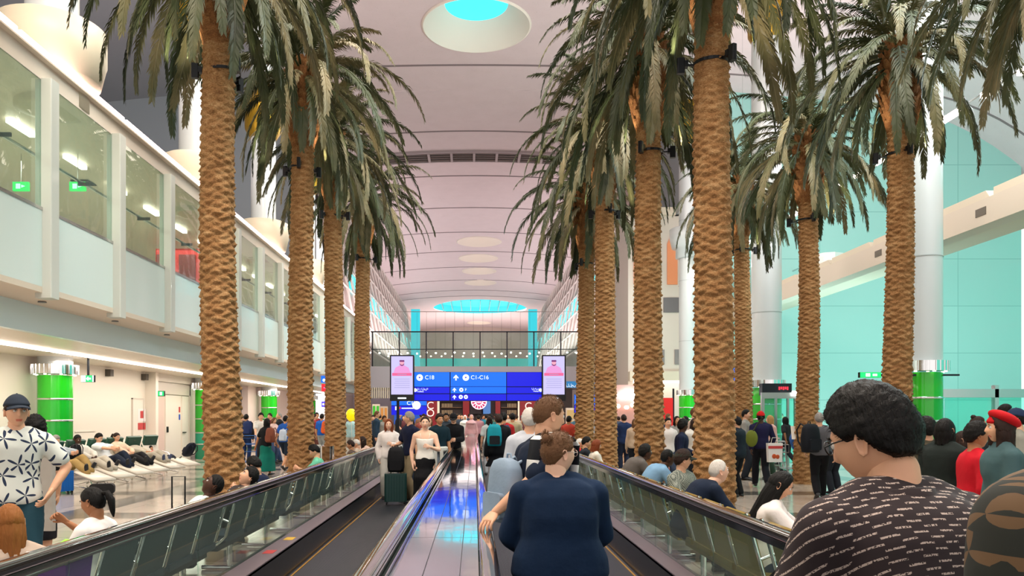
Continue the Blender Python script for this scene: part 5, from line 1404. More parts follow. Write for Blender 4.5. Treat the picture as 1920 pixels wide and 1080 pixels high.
def person(x, y, rz, pk, h, skin, hair, hc, top, bot, label, shoes='1c1c1e', fem=0, gir=1., z=0., extra=None, group=None, cat='person', glasses=False):
    sc = h/1.76; s = sk(pk, fem, gir)
    t = thing('person', label, cat, (x, y, z), R(rz), group); t.scale = (sc, sc, sc)
    sm = skinm(SK_[skin]); hm_ = hairm(HC_[hc])
    b = put('body', cached(('b', pk, fem, gir), body_mesh, pk, fem, gir), t, [sm, M_eyew, M_iris, lipm(SK_[skin]), hm_])
    tk, tc = top; bk, bc = bot
    nm = {'tshirt': 'shirt', 'long': 'sweater', 'jacket': 'jacket', 'coat': 'coat', 'camisole': 'camisole', 'crop': 'shirt'}[tk]
    put(nm, cached(('t', tk, pk, fem, gir), top_mesh, tk, pk, fem, gir), t, cloth(tc) if isinstance(tc, str) else tc)
    nb = {'pants': 'trousers', 'wide': 'trousers', 'jeans': 'trousers', 'shorts': 'shorts'}.get(bk, 'skirt')
    put(nb, cached(('p', bk, pk, fem, gir), bottom_mesh, bk, pk, fem, gir), t, cloth(bc) if isinstance(bc, str) else bc)
    put('shoes', cached(('s', pk, fem, gir), shoe_mesh, pk, fem, gir), t, mat('shoe_'+shoes, shoes, .5))
    hs = [hair] if isinstance(hair, str) else hair
    for q in hs:
        if q == 'bald': continue
        if q.startswith('cap'): 
            put('cap', cached('cap', cap_mesh), t, cloth(q.split('=')[1]), s.hm); 
        elif q.startswith('beret'): put('beret', cached('beret', beret_mesh), t, cloth(q.split('=')[1]), s.hm)
        elif q.startswith('hijab'): put('headscarf', cached('hijab', hair_mesh, 'hijab'), t, cloth(q.split('=')[1]), s.hm)
        else: put('hair', cached(('h', q), hair_mesh, q), t, hm_, s.hm)
    if glasses: put('glasses', cached('gl', glasses_mesh), t, mat('glasses_black', '101012', .25), s.hm)
    if extra: extra(t, s)
    return t
def glasses_mesh():
    mb = MB()
    for sg in (1, -1):
        c = (sg*.033, -.105, .010); mb.tube([(c[0]+.024*math.cos(2*PI*k/18), c[1]+abs(c[0]+.024*math.cos(2*PI*k/18))*.18, c[2]+.018*math.sin(2*PI*k/18)) for k in range(19)], .0018, 5)
        mb.tube([(sg*.057, -.095, .014), (sg*.078, -.06, .016), (sg*.083, .0, .016), (sg*.084, .012, .006)], .0020, 5)
    mb.tube([(-.009, -.105, .014), (.009, -.105, .014)], .0018, 5)
    return mb.mesh('glasses', M_black, True)
# ---- bags
def backpack(loc, rz, label, c, c2=None, s=1., tilt=0., z=None, group=None):
    t = thing('backpack', label, 'backpack', loc, R(rz), group); t.scale = (s, s, s)
    if tilt: t.rotation_euler = (R(tilt), 0, R(rz))
    m = cloth(c, .7, 'b'); mb = MB()
    rings = []
    for z_, w, d in ((0, .10, .05), (.01, .14, .08), (.1, .155, .095), (.25, .155, .09), (.38, .14, .075), (.44, .11, .055), (.46, .05, .03)):
        ring = []
        for k in range(20):
            a = 2*PI*k/20; x, y = math.cos(a), math.sin(a); ring.append((math.copysign(abs(x)**.55, x)*w, math.copysign(abs(y)**.6, y)*d+.0, z_))
        rings.append(ring)
    mb.loft(rings); mb.obj('bag', m, t, True)
    mb = MB(); mb.rbox(-.11, .11, .07, .125, .04, .22, .03, axis='y'); mb.obj('pocket', cloth(c2, .7, 'b') if c2 else m, t)
    for sg in (1, -1): MB().tube([(sg*.07, -.05, .42), (sg*.08, -.13, .46), (sg*.09, -.20, .36), (sg*.10, -.16, .18), (sg*.1, -.06, .06)], .013, 6).obj('strap', m, t, True)
    MB().tube([(-.03, -.03, .45), (-.02, -.03, .49), (.02, -.03, .49), (.03, -.03, .45)], .008, 6).obj('handle', m, t, True)
    return t
def suitcase(loc, rz, label, c, h=.55, w=.36, d=.22, handle=True):
    t = thing('suitcase', label, 'suitcase', loc, R(rz)); m = mat('case_'+c, c, .35)
    MB().rbox(-w/2, w/2, -d/2, d/2, .05, .05+h, .04).obj('shell', m, t)
    rb = MB()
    for k in range(8): x = -w/2+.035+k*(w-.07)/7; rb.rbox(x-.008, x+.008, -d/2-.006, d/2+.006, .07, .03+h, .005)
    rb.obj('ribs', m, t)
    for sx in (-1, 1):
        for sy in (-1, 1): MB().lathe([(.001, -.012), (.025, -.012), (.025, .012), (.001, .012)], 12).obj('wheel', M_black, t, loc=(sx*(w/2-.04), sy*(d/2-.04), .026), rot=(0, PI/2, 0))
    if handle: MB().tube([(-.09, d/2-.02, .05+h), (-.09, d/2-.02, .42+h), (.09, d/2-.02, .42+h), (.09, d/2-.02, .05+h)], .009, 6).obj('telescopic_handle', M_dark, t)
    return t
def trolley(loc, rz, label, c='b0b4b8'):
    t = thing('luggage_trolley', label, 'trolley', loc, R(rz)); m = mat('trolley_'+c, c, .3, .8 if c == 'b0b4b8' else .1)
    f = MB()
    for sg in (1, -1):
        f.tube([(sg*.28, -.45, .14), (sg*.26, .35, .16), (sg*.26, .42, .6), (sg*.26, .45, 1.0)], .016, 6)
    f.tube([(-.26, .45, 1.0), (.26, .45, 1.0)], .018, 6); f.tube([(-.28, -.45, .14), (.28, -.45, .14)], .016, 6)
    for z in (.5, .75): f.tube([(-.26, .42, z), (.26, .42, z)], .010, 6)
    f.obj('frame', m, t, True)
    MB().box(-.27, .27, -.42, .34, .15, .17).obj('platform', m, t); 
    b = MB(); b.box(-.25, .25, .30, .44, .72, .74); b.tube([(-.25, .3, .74), (-.25, .3, .92), (.25, .3, .92), (.25, .3, .74)], .008, 5); b.obj('basket', m, t)
    for x, y in ((-.24, -.36), (.24, -.36), (-.24, .3), (.24, .3)): MB().lathe([(.001, -.015), (.06, -.015), (.06, .015), (.001, .015)], 14).obj('wheel', M_black, t, loc=(x, y, .06), rot=(0, PI/2, 0))
    return t
# ---------------- patterned cloths
def dash_mat():
    m, nt, b = nodes('dash_pattern_shirt'); L = nt.links.new; N = nt.nodes.new
    tc = N('ShaderNodeTexCoord'); nz = N('ShaderNodeTexNoise'); nz.inputs['Scale'].default_value = 4; L(tc.outputs['Object'], nz.inputs['Vector'])
    sx = N('ShaderNodeSeparateXYZ'); L(tc.outputs['Object'], sx.inputs[0])
    def mth(op, a, b_=None, c=None):
        q = N('ShaderNodeMath'); q.operation = op
        for i, v in enumerate((a, b_, c)):
            if v is None: continue
            if isinstance(v, (int, float)): q.inputs[i].default_value = v
            else: L(v, q.inputs[i])
        return q.outputs[0]
    wob = mth('MULTIPLY_ADD', nz.outputs['Fac'], .05, -.025)
    v = mth('DIVIDE', mth('ADD', mth('MULTIPLY_ADD', sx.outputs['Y'], -.75, sx.outputs['Z']), wob), .0172); row = mth('FLOOR', v); fv = mth('SUBTRACT', v, row)
    off = mth('MULTIPLY', mth('MODULO', mth('ABSOLUTE', row), 2.), .5)
    xy = mth('ADD', sx.outputs['X'], mth('MULTIPLY', sx.outputs['Y'], .35))
    u = mth('ADD', mth('DIVIDE', mth('ADD', xy, 5.), .060), off); fu = mth('FRACT', u)
    du = mth('ABSOLUTE', mth('SUBTRACT', fu, .5)); dv = mth('ABSOLUTE', mth('SUBTRACT', fv, .5))
    n2 = N('ShaderNodeTexNoise'); n2.inputs['Scale'].default_value = 260; L(tc.outputs['Object'], n2.inputs['Vector'])
    on = mth('MULTIPLY', mth('LESS_THAN', du, .26), mth('LESS_THAN', dv, .17)); on = mth('MULTIPLY', on, mth('GREATER_THAN', n2.outputs['Fac'], .44))
    mx = N('ShaderNodeMix'); mx.data_type = 'RGBA'; L(on, mx.inputs[0]); mx.inputs[6].default_value = (*lin('2a1f22'), 1); mx.inputs[7].default_value = (*lin('b8a69c'), 1)
    L(mx.outputs[2], b.inputs['Base Color']); b.inputs['Roughness'].default_value = .9
    bp = N('ShaderNodeBump'); bp.inputs['Strength'].default_value = .4; bp.inputs['Distance'].default_value = .03; L(nz.outputs['Fac'], bp.inputs['Height']); L(bp.outputs[0], b.inputs['Normal'])
    return m
def leaf_shirt(name, base, ink, cell=.13, k=2.5, thr=.055, two=None):
    m, nt, b = nodes(name); L = nt.links.new; N = nt.nodes.new
    tc = N('ShaderNodeTexCoord'); sx = N('ShaderNodeSeparateXYZ'); L(tc.outputs['Object'], sx.inputs[0])
    def mth(op, a, b_=None):
        q = N('ShaderNodeMath'); q.operation = op
        for i, v in enumerate((a, b_)):
            if v is None: continue
            if isinstance(v, (int, float)): q.inputs[i].default_value = v
            else: L(v, q.inputs[i])
        return q.outputs[0]
    cb = N('ShaderNodeCombineXYZ'); L(mth('ADD', sx.outputs['X'], mth('MULTIPLY', sx.outputs['Y'], .5)), cb.inputs[0]); L(sx.outputs['Z'], cb.inputs[1])
    vo = N('ShaderNodeTexVoronoi'); vo.voronoi_dimensions = '2D'; vo.inputs['Scale'].default_value = 1/cell; vo.inputs['Randomness'].default_value = .7; L(cb.outputs[0], vo.inputs['Vector'])
    df = N('ShaderNodeVectorMath'); df.operation = 'SUBTRACT'; L(cb.outputs[0], df.inputs[0]); L(vo.outputs['Position'], df.inputs[1])
    ds = N('ShaderNodeSeparateXYZ'); L(df.outputs[0], ds.inputs[0])
    ang = mth('ARCTAN2', ds.outputs['Y'], ds.outputs['X']); ln = N('ShaderNodeVectorMath'); ln.operation = 'LENGTH'; L(df.outputs[0], ln.inputs[0])
    cs = N('ShaderNodeSeparateColor'); L(vo.outputs['Color'], cs.inputs[0])
    c = mth('ABSOLUTE', mth('COSINE', mth('ADD', mth('MULTIPLY', ang, k), mth('MULTIPLY', cs.outputs[0], 6.3))))
    lim = mth('MULTIPLY', mth('POWER', c, 5.), thr); on = mth('LESS_THAN', ln.outputs['Value'], lim)
    mx = N('ShaderNodeMix'); mx.data_type = 'RGBA'; L(on, mx.inputs[0]); mx.inputs[6].default_value = (*lin(base), 1); mx.inputs[7].default_value = (*lin(ink), 1)
    L(mx.outputs[2], b.inputs['Base Color']); b.inputs['Roughness'].default_value = .85
    return m
def check_mat():
    m, nt, b = nodes('checked_shirt'); L = nt.links.new; N = nt.nodes.new
    tc = N('ShaderNodeTexCoord'); ck = N('ShaderNodeTexChecker'); ck.inputs['Scale'].default_value = 70; L(tc.outputs['Object'], ck.inputs[0])
    ck.inputs[1].default_value = (*lin('2c3c38'), 1); ck.inputs[2].default_value = (*lin('a8aca0'), 1); L(ck.outputs[0], b.inputs['Base Color']); b.inputs['Roughness'].default_value = .9; return m
def fuzz(mb, M4, n, ln, seed, style, spread=.5):
    rr = random.Random(seed); A, Z = HL[style]
    for i in range(n):
        z = rr.uniform(-.7, 1); a = rr.uniform(0, 2*PI); r = math.sqrt(1-z*z); x, y = r*math.sin(a), -r*math.cos(a)
        p = V(hbase(x, y, z, 0, 0.)); ph = abs(math.degrees(math.atan2(x, -y)))
        if p.z < np.interp(ph, A, Z)+.004: continue
        nr = V((x/.078, y/.099, z/.119)).normalized(); l = ln*rr.uniform(.6, 1.3)
        base = p+nr*(.006+.010*max(0, z)); d = (nr+V((rr.gauss(0, spread), rr.gauss(0, spread)-.1, rr.gauss(0, spread)-.15))).normalized()
        s = d.orthogonal().normalized()*.0011
        q = mb.n; pts = [base-s, base+s, base+d*l+nr*.001]
        mb.v += [tuple(M4 @ w) for w in pts]; mb.n += 3; mb.f.append((q, q+1, q+2)); mb.m.append(0)
def hero(name_lab, x, y, rz, h, s, skin, hairbits, hc, parts, vox=.010, handkw=None):
    sc = h/1.76; t = thing('person', name_lab, 'person', (x, y, 0), R(rz)); t.scale = (sc,)*3
    sm = skinm(SK_[skin]); b = put('body', body_mesh(None, 0, 1, vox, True, s, handkw=handkw), t, [sm, M_eyew, M_iris, lipm(SK_[skin]), hairm(HC_[hc])])
    for nm, me, m in parts: put(nm, me, t, m)
    hb = MB(); hairbits(hb); hb.obj('hair', hairm(HC_[hc]), t, True).matrix_local = s.hm
    return t
def loc_in(x, y, rz, h, p):
    """world point to the person's own coordinates"""
    M4 = Matrix.Translation((x, y, 0)) @ Matrix.Rotation(R(rz), 4, 'Z') @ Matrix.Scale(h/1.76, 4); return M4.inverted() @ V(p)

# ---------------- the man in the foreground, head bowed
x, y, rz, h = .985, 1.74, 194, 1.72
s = Sk(pelvis=(0, .03, .95), lean=(2, 14), wr=((.05, -.32, 1.12), (-.10, -.34, 1.10)), pole=((.9, .5, -1), (-.9, .5, -1)), head=(20, -18, 5), neck=16, gir=1.12, curl=50, nl=.135)
s.hc = s.hc
def hb(m): shell(m, 'short', .020, 4, .003, True, top=.012); fuzz(m, Matrix(), 9000, .017, 3, 'short')
t = hero('man close to us in a dark shirt with pale dashes, black hair, head bowed', x, y, rz, h, s, 'w', hb, 'k',
     [('shirt', top_mesh('tshirt', None, 0, 1, .009, s), dash_mat()), ('trousers', bottom_mesh('pants', None, 0, 1, .014, s), cloth('20222a')), ('shoes', shoe_mesh(None, 0, 1, s), mat('shoe_1c1c1e', '1c1c1e', .5))])
put('glasses', glasses_mesh(), t, mat('glasses_black', '101012', .25), s.hm)
cl = MB(); c = s.sp[-1]
cl.loft([[c+V((r1*math.cos(a), .012+r1*.95*math.sin(a)+.01, z+.012*math.sin(a))) for a in [2*PI*k/30 for k in range(30)]] for r1, z in ((.098, -.055), (.078, -.015), (.069, .018), (.062, .020), (.066, -.02))], cap=False)
cl.obj('collar', dash_mat(), t, True)
# phone in his hands
tag(MB().rbox(-.036, .036, -.004, .004, -.075, .075, .01, axis='y').obj('phone', M_black, None, loc=(.90, 2.24, 1.16), rot=(R(-50), 0, R(198))), 'dark phone held by the man in the dash-patterned shirt', 'phone')
# ---------------- someone very close, cut off by the lower right corner
x, y, rz, h = .95, .98, 178, 1.84
s = Sk(wr=((.26, -.05, .90), (-.26, -.05, .90)), gir=1.15)
def hb(m): shell(m, 'short', .014, 4, .003, False)
hero('person cut off at the lower right corner in dark green and brown leaf print', x, y, rz, h, s, 't', hb, 'b',
     [('shirt', top_mesh('jacket', None, 0, 1, .012, s), leaf_shirt('brown_leaf_print', '12160e', '5a4228', .05, 1.5, .048)), ('trousers', bottom_mesh('pants', None, 0, 1, .016, s), cloth('20222a')), ('shoes', shoe_mesh(None, 0, 1, s), mat('shoe_1c1c1e', '1c1c1e', .5))])
# ---------------- woman in the navy sweater
x, y, rz, h = .43, 3.85, 183, 1.555
s = Sk(fem=1, gir=1.55, dep=1.0, lean=(0, 8), wr=((.12, -.30, 1.02), (-.12, -.30, 1.02)), pole=((1.6, .5, -.8), (-1.6, .5, -.8)), head=(-62, -4, 0), curl=45, nl=.135, shr=(-.02, -.02))
def hb(m):
    shell(m, 'up', .011, 10, .003, True); m.ball((-.005, .085, .085), (.036, .032, .030), 9)
    fuzz(m, Matrix(), 2500, .014, 4, 'up', .7)
    for k in range(60):
        a = random.Random(k).uniform(0, 6.28); m.tube([(.0, .085, .085), (.03*math.cos(a), .10, .085+.035*math.sin(a)), (.05*math.cos(a), .10, .085+.055*math.sin(a))], [.004, .003, .0008], 4)
t = hero('woman seen from behind in a navy sweater, brown hair in a loose bun', x, y, rz, h, s, 'p', hb, 'a',
     [('sweater', top_mesh('long', None, 1, 1, .009, s), cloth('10233c', .95, 'knit')), ('trousers', bottom_mesh('pants', None, 1, 1, .014, s), cloth('14161c')), ('shoes', shoe_mesh(None, 1, 1, s), mat('shoe_1c1c1e', '1c1c1e', .5))])
put('glasses', glasses_mesh(), t, mat('glasses_pale', 'c8b0a8', .25), s.hm)
us = MB(); torso(us, s, .020, -.155, -.085); us.obj('white_undershirt_hem', cloth('d8d6d0'), t, True)
cf = MB()
cf.loft([[s.sp[-1]+V(((.088+dr)*math.cos(a), (.082+dr)*math.sin(a)+.01, z)) for a in [2*PI*k/28 for k in range(28)]] for dr, z in ((.006, -.03), (-.010, -.006), (-.018, -.004), (-.02, -.03))], cap=False); cf.obj('neckband', cloth('0c1b30', .95, 'knit'), t, True)
# ---------------- man with his hand on the rail
x, y, rz, h = .40, 4.62, 122, 1.745
wt = loc_in(x, y, rz, h, (.095, 4.46, 1.035))
s = Sk(lean=(0, 8), wr=((.26, -.10, .90), tuple(wt)), pole=((.5, .5, 0), (-.6, .9, .0)), head=(-8, -8, 0), curl=(25, 32), hdir=(None, tuple(Matrix.Rotation(R(-rz), 3, 'Z') @ V((-.45, -.75, -.42)))))
nrm = Matrix.Rotation(R(-rz), 3, 'Z') @ V((0, 0, -1))
def hb(m): shell(m, 'fade', .004, 5, .0008, True, top=.006); fuzz(m, Matrix(), 5000, .006, 5, 'fade', .3)
t = hero('short-haired man in a navy T-shirt with one hand on the walkway handrail', x, y, rz, h, s, 'w', hb, 'a',
     [('shirt', top_mesh('tshirt', None, 0, 1, .009, s), cloth('101c30')), ('trousers', bottom_mesh('jeans', None, 0, 1, .014, s), cloth('4a5668')), ('shoes', shoe_mesh(None, 0, 1, s), mat('shoe_d', 'c8c8c8', .5))], handkw={-1: {'nrm': tuple(nrm)}})
sf = MB(); c, sd, fw, up = s.fr(.9)
for k in range(12):
    t_ = k/11; a = R(-110+220*t_); p = c-sd*.10+fw*(.155*math.sin(a))+up*(.03+.09*math.cos(a)) if abs(a) < R(90) else c-sd*.10+fw*(.155*math.copysign(1, a))-up*(.06+(abs(math.degrees(a))-90)*.008)
    p2_ = R(-110+220*(k+1)/11)
    sf.v += [tuple(p-sd*.05), tuple(p+sd*.06)]; sf.n += 2
for k in range(11): sf.f.append((2*k, 2*k+1, 2*k+3, 2*k+2)); sf.m.append(k % 2)
o = sf.obj('striped_scarf', [cloth('e8e6e2'), cloth('14161c')], t, True); md = o.modifiers.new('s', 'SOLIDIFY'); md.thickness = .014
backpack((.19, 4.62, .98), rz, 'light grey-blue backpack on the back of the man gripping the handrail', '8496a8', None, .84)

# ---------------- everybody else: (pixel column, distance, facing, ...)
PEOPLE = []
def P(px, Y, rz, pk, h, skin, hair, hc, top, bot, label, **kw):
    X = kw.pop('X', None); X = ax(px, Y) if X is None else X
    return person(X, Y, rz, pk, h, skin, hair, hc, top, bot, label, **kw)
hawaii = leaf_shirt('palm_leaf_shirt', 'd8dcd4', '1c2c48', .15, 2.5, .085)
hm = P(32, 6.2, 28, 'stand_akimbo', 1.78, 'w', ['cap=2c3440', 'short'], 'b', ('tshirt', hawaii), ('pants', '20404c'), 'man in a grey cap and white shirt with dark leaf print, looking up')
P(64, 7.6, -165, 'hold', 1.62, 'w', 'curly', 'k', ('tshirt', '15161a'), ('skirt', '14161c'), 'dark curly-haired woman in black behind the man in the leaf-print shirt', fem=1)
tag(MB().rbox(-.10, .10, -.03, .03, -.45, .25, .05, axis='z').obj('grey_cardigan', cloth('a8a29a'), loc=(ax(84, 7.3), 7.3, .98)), 'light grey cardigan hanging from the arm of the woman in black', 'cardigan')
# seated along the left walkway
P(12, 4.3, -140, 'sit', 1.50, 'w', 'long:.26', 'c', ('long', 'b4a090'), ('pants', '30343c'), 'woman with smooth chestnut hair seated at the lower left corner', fem=1, X=-2.60)
P(222, 5.35, -100, 'situp_arm', 1.5, 'm', 'pony', 'k', ('tshirt', 'e8e4e0'), ('jeans', '2a3c58'), 'girl with black ponytail in white top raising a phone, seated by the handrail', fem=1, X=-2.62)
P(390, 7.3, -90, 'slump', 1.6, 'd', 'buzz', 'k', ('tshirt', 'd8e0dc'), ('pants', '2a2c34'), 'dark-skinned man asleep with his head thrown back behind the handrail', X=-2.68)
P(445, 8.35, -80, 'slump', 1.58, 'w', 'thick', 'k', ('jacket', '3a3230'), ('pants', '30343c'), 'dark-haired traveller leaning back next to the sleeping man', X=-2.66)
P(492, 9.6, -110, 'sitphone', 1.48, 'w', 'thick', 'k', ('tshirt', '14203c'), ('pants', '30343c'), 'boy with black hair in a navy and white shirt seated by the left handrail', X=-2.68)
P(596, 13.2, -80, 'sitphone', 1.5, 'w', 'thick', 'k', ('tshirt', '6ac0a0'), ('jeans', '2a3c58'), 'dark-haired person in mint green shirt seated beside the second left palm', X=-2.66)
P(655, 16.6, -90, 'sit', 1.46, 't', 'short', 'b', ('long', '5a4a40'), ('pants', '30343c'), 'brown-haired person in brown seated left of the bald head', X=-2.66)
P(668, 17.3, -90, 'sit', 1.46, 'w', 'buzz', 'w', ('long', 'b0a090'), ('pants', '30343c'), 'nearly bald man seated left of the white-bloused woman', X=-2.64)
P(682, 18.1, -20, 'sit_side', 1.52, 'w', 'long:.2', 'b', ('long', 'd8b8a8'), ('pants', '30343c'), 'smiling dark-haired woman in pale pink seated behind the bald head', fem=1, X=-2.62)
# recliners
RC = [(-9.4, 17.0, 'recline_knee', 'w', 'short', 'g', ('long', '9aa4ac'), ('pants', 'a08450'), 'grey-bearded man in khaki trousers lying on the nearest recliner', 0, '1c1c1e'),
      (-9.4, 17.95, 'recline', 'd', 'buzz', 'k', ('long', 'c8c2b8'), ('pants', 'b8b0a0'), 'bald dark-skinned man in pale shirt using a phone on a recliner', 0, '1c1c1e'),
      (-9.4, 18.95, 'recline_knee', 'w', 'short', 'k', ('tshirt', 'd8dcdc'), ('pants', '1c2434'), 'young person in denim and white reading on the third recliner', 0, '1c1c1e'),
      (-9.4, 19.9, 'recline', 'w', 'pony', 'b', ('long', 'd8b8a0'), ('pants', '18181c'), 'woman in a peach cardigan and black trousers on the fourth recliner', 1, '1c1c1e'),
      (-9.4, 21.0, 'recline_flat', 't', ['cap=8a7c6c', 'short'], 'k', ('long', 'b0a898'), ('pants', 'a8a090'), 'sleeper in beige trousers with a cap over the face, fifth recliner', 0, '404a68'),
      (-9.4, 22.1, 'recline_flat', 't', 'short', 'k', ('long', 'c83030'), ('pants', '18202c'), 'child in a red top lying on the farthest recliner', 0, '1c1c1e')]
for (rx, ry, pk, skn, hr, hc, tp, bt, lab, fm, shc) in RC:
    a = R(-24); person(rx+.52*math.cos(a), ry+.52*math.sin(a), 66, pk, 1.72 if 'child' not in lab else 1.3, skn, hr, hc, tp, bt, lab, fem=fm, shoes=shc)
backpack((-8.95, 17.25, .62), 60, 'black backpack resting on the lap of the grey-bearded man', '1a1a1e', None, .8)
backpack((-8.1, 21.6, .52), 60, 'dark backpack lying on the farthest recliner', '141a28', None, .95, 40)
suitcase((-8.6, 16.1, 0), 60, 'small blue suitcase on the floor by the nearest recliner', '1560b0', .42, .34, .22, False)
t = thing('duffel_bag', 'black duffel bag with pale trim on the floor before the recliners', 'bag', (-7.7, 15.9, 0), .3); t.scale = (.62, .62, .62)
MB().rbox(-.38, .38, 0, .36, -.17, .17, .12, axis='z').obj('bag', cloth('1a1a1c', .6, 'b'), t).rotation_euler = (PI/2, 0, 0)
mb = MB(); mb.tube([(-.3, -.37, .08), (.3, -.37, .08)], .012, 6); mb.obj('pale_trim', cloth('d8d4cc'), t); mb = MB(); mb.tube([(-.15, -.18, .17+.17), (-.1, -.18, .42), (.1, -.18, .42), (.15, -.18, .34)], .012, 6); mb.obj('handle', M_black, t)
t = thing('suitcase', 'dark suitcase with raised black handle behind the left handrail', 'suitcase', (-3.08, 8.0, 0), R(8))
MB().rbox(-.17, .17, -.12, .12, .05, .60, .04).obj('shell', cloth('2a2224', .6, 'b'), t); MB().tube([(-.065, 0, .60), (-.065, 0, .99), (.065, 0, .99), (.065, 0, .60)], .009, 6).obj('telescopic_handle', M_black, t)
t = thing('paper_bag', 'purple and lime shopping bag on the seat behind the left glass', 'bag', (-2.245, 4.22, .56), R(90))
mb = MB(); mb.loft([[(sx*w, sy*d, z) for sx, sy in ((-1, -1), (1, -1), (1, 1), (-1, 1))] for w, d, z in ((.11, .06, 0), (.13, .07, .15), (.15, .08, .30))]); mb.obj('bag', mat('bag_purple', '7a1a98', .5), t)
mb = MB(); mb.loft([[(sx*.152, sy*.082, z+zz) for sx, sy, zz in ((-1, -1, 0), (0, -1, .02), (1, -1, .01), (1, 1, .03), (0, 1, .0), (-1, 1, .02))] for z in (.27, .33)]); mb.obj('lime_rim', mat('bag_lime', '90e030', .5), t)
text('delicious', .05, mat('bag_letters', 'd8c8e8', .5), t, (0, -.078, .10), (R(78), 0, 0))

# left middle crowd
P(461, 27, 175, 'stand', 1.68, 't', 'short', 'k', ('jacket', '2a2426'), ('jeans', '1c3058'), 'man in black with a blue backpack, right of the nearest left palm')
backpack((ax(463, 26.7), 26.75, .98), 175, 'navy backpack with white tag worn right of the nearest left palm', '1c2c58', None, 1.)
P(451, 28.5, 100, 'stand', 1.62, 'w', 'short', 'b', ('long', '26262a'), ('pants', '18181c'), 'brown-haired person half hidden at the nearest left palm')
P(489, 26, 20, 'push', 1.72, 'w', 'thick', 'k', ('tshirt', 'd8d4cc'), ('pants', '2a2c34'), 'man in white shirt pushing the blue luggage trolley')
trolley((ax(467, 24.6), 24.6, 0), 190, 'blue luggage trolley between the first two left palms', '2a5a9a')
P(498, 20.5, 150, 'walk', 1.58, 'm', 'long:.16', 'k', ('tshirt', '101216'), ('longskirt', '0e6a5c'), 'woman in black top and long teal skirt, brown backpack', fem=1)
backpack((ax(506, 20.2), 20.25, .92), 155, 'brown leather backpack worn over the black top and teal skirt', '7a4432', None, .85)
P(507, 28.5, -20, 'stand', 1.72, 'w', 'short', 'b', ('tshirt', '7a2434'), ('pants', '2a2c34'), 'man in a maroon shirt before the green column')
P(512, 26.2, 60, 'phone', 1.58, 'w', 'long:.2', 'a', ('long', 'd8b8b0'), ('jeans', '3a4a68'), 'woman in pale pink beside the maroon shirt', fem=1)
P(525, 27, -60, 'stand', 1.74, 'w', 'rec', 'g', ('jacket', '1c1e24'), ('jeans', '34486c'), 'balding man in black jacket and blue jeans left of the second left palm')
P(534, 23, 165, 'walk', 1.66, 't', 'bun', 'k', ('tshirt', '1c50a0'), ('shorts', '1c2838'), 'woman in bright blue top and shorts beside the second left palm', fem=1)
backpack((ax(532, 22.8), 22.7, .88), 165, 'white and blue bag worn over the bright blue top', 'b8c4d4', None, .75)
P(588, 30, 120, 'stand', 1.70, 'w', 'short', 'b', ('tshirt', '8a3434'), ('shorts', '6a4038'), 'man in brick red just right of the second left palm')
P(594, 31.5, 10, 'stand', 1.76, 't', 'short', 'k', ('tshirt', '802828'), ('pants', '2a2c34'), 'bearded man in dark red between the second and third left palms')
P(603, 29.5, 160, 'stand', 1.70, 't', 'short', 'k', ('tshirt', '2060c0'), ('jeans', '9aa0a0'), 'man in royal blue T-shirt with an orange backpack')
backpack((ax(610, 29.2), 29.25, .95), 150, 'orange backpack worn over the royal blue T-shirt', 'd8602c', None, 1.05)
P(617, 32, -30, 'stand', 1.66, 'w', 'long:.2', 'b', ('long', 'b8a8a0'), ('pants', '5a2028'), 'woman in beige by the third left palm, behind the orange backpack', fem=1)
P(657, 27.5, 185, 'stand', 1.66, 't', 'short', 'b', ('long', 'a8ccd0'), ('wide', 'c0bcb0'), 'person in pale aqua shirt under the yellow balloon')
P(666, 29, 150, 'stand', 1.66, 't', 'short', 'k', ('long', '26262a'), ('pants', '18181c'), 'person in black under the yellow balloon, beside the fourth palm')
# left lane of the walkway, coming towards us
P(729, 14.9, 5, 'hold', 1.56, 'p', 'bob', 'r', ('long', 'e4dcd8'), ('pants', 'c8c4bc'), 'woman with auburn bob in a white blouse on the left walkway', fem=1)
P(770, 14.4, -55, 'turn_right', 1.70, 'w', 'short', 'g', ('tshirt', '141a34'), ('pants', '8a7a60'), 'grey-haired man in navy T-shirt and khaki trousers on the left walkway')
suitcase((ax(742, 13.9), 13.9, .03), 4, 'dark green ribbed suitcase standing on the left walkway', '1c3a38', .50, .40, .26)
backpack((ax(742, 13.9), 13.95, .60), 180, 'black backpack set on top of the green ribbed suitcase', '101014', None, 1.0)
P(797, 12.6, 4, 'hold', 1.62, 'p', 'bun', 'b', ('camisole', 'e8e4dc'), ('longskirt', '0e0e12'), 'woman in white camisole and long black skirt on the left walkway', fem=1)
P(823, 16.2, 25, 'stand', 1.66, 't', 'thick', 'b', ('tshirt', '0e2630'), ('shorts', '7a8490'), 'man in dark teal T-shirt with a white jacket tied round his waist')
tag(MB().lathe([(.17, -.03), (.19, 0), (.19, .06), (.16, .08)], 20).box(-.10, -.03, -.22, -.17, -.35, .05).box(.03, .10, -.22, -.17, -.32, .05).obj('tied_jacket', cloth('d8d8d0'), loc=(ax(823, 16.2), 16.2, .90)), 'white jacket tied round the waist of the man in dark teal', 'jacket')
P(851, 17.6, -8, 'phone', 1.68, 'w', ['cap=101014', 'short'], 'k', ('long', '0c0c10'), ('pants', '4a4438'), 'man in a black sweater and black cap looking at his phone')
P(779, 17.2, 0, 'walk', 1.64, 'w', 'long:.22', 'b', ('long', '28303c'), ('jeans', '2a3448'), 'woman with long brown hair behind the grey-haired man', fem=1, X=-1.42)
P(811, 19.0, 10, 'walk2', 1.62, 'w', 'long:.25', 'a', ('tshirt', 'b8b0a8'), ('jeans', '2a3448'), 'woman with light brown hair behind the man in dark teal', fem=1, X=-1.12)
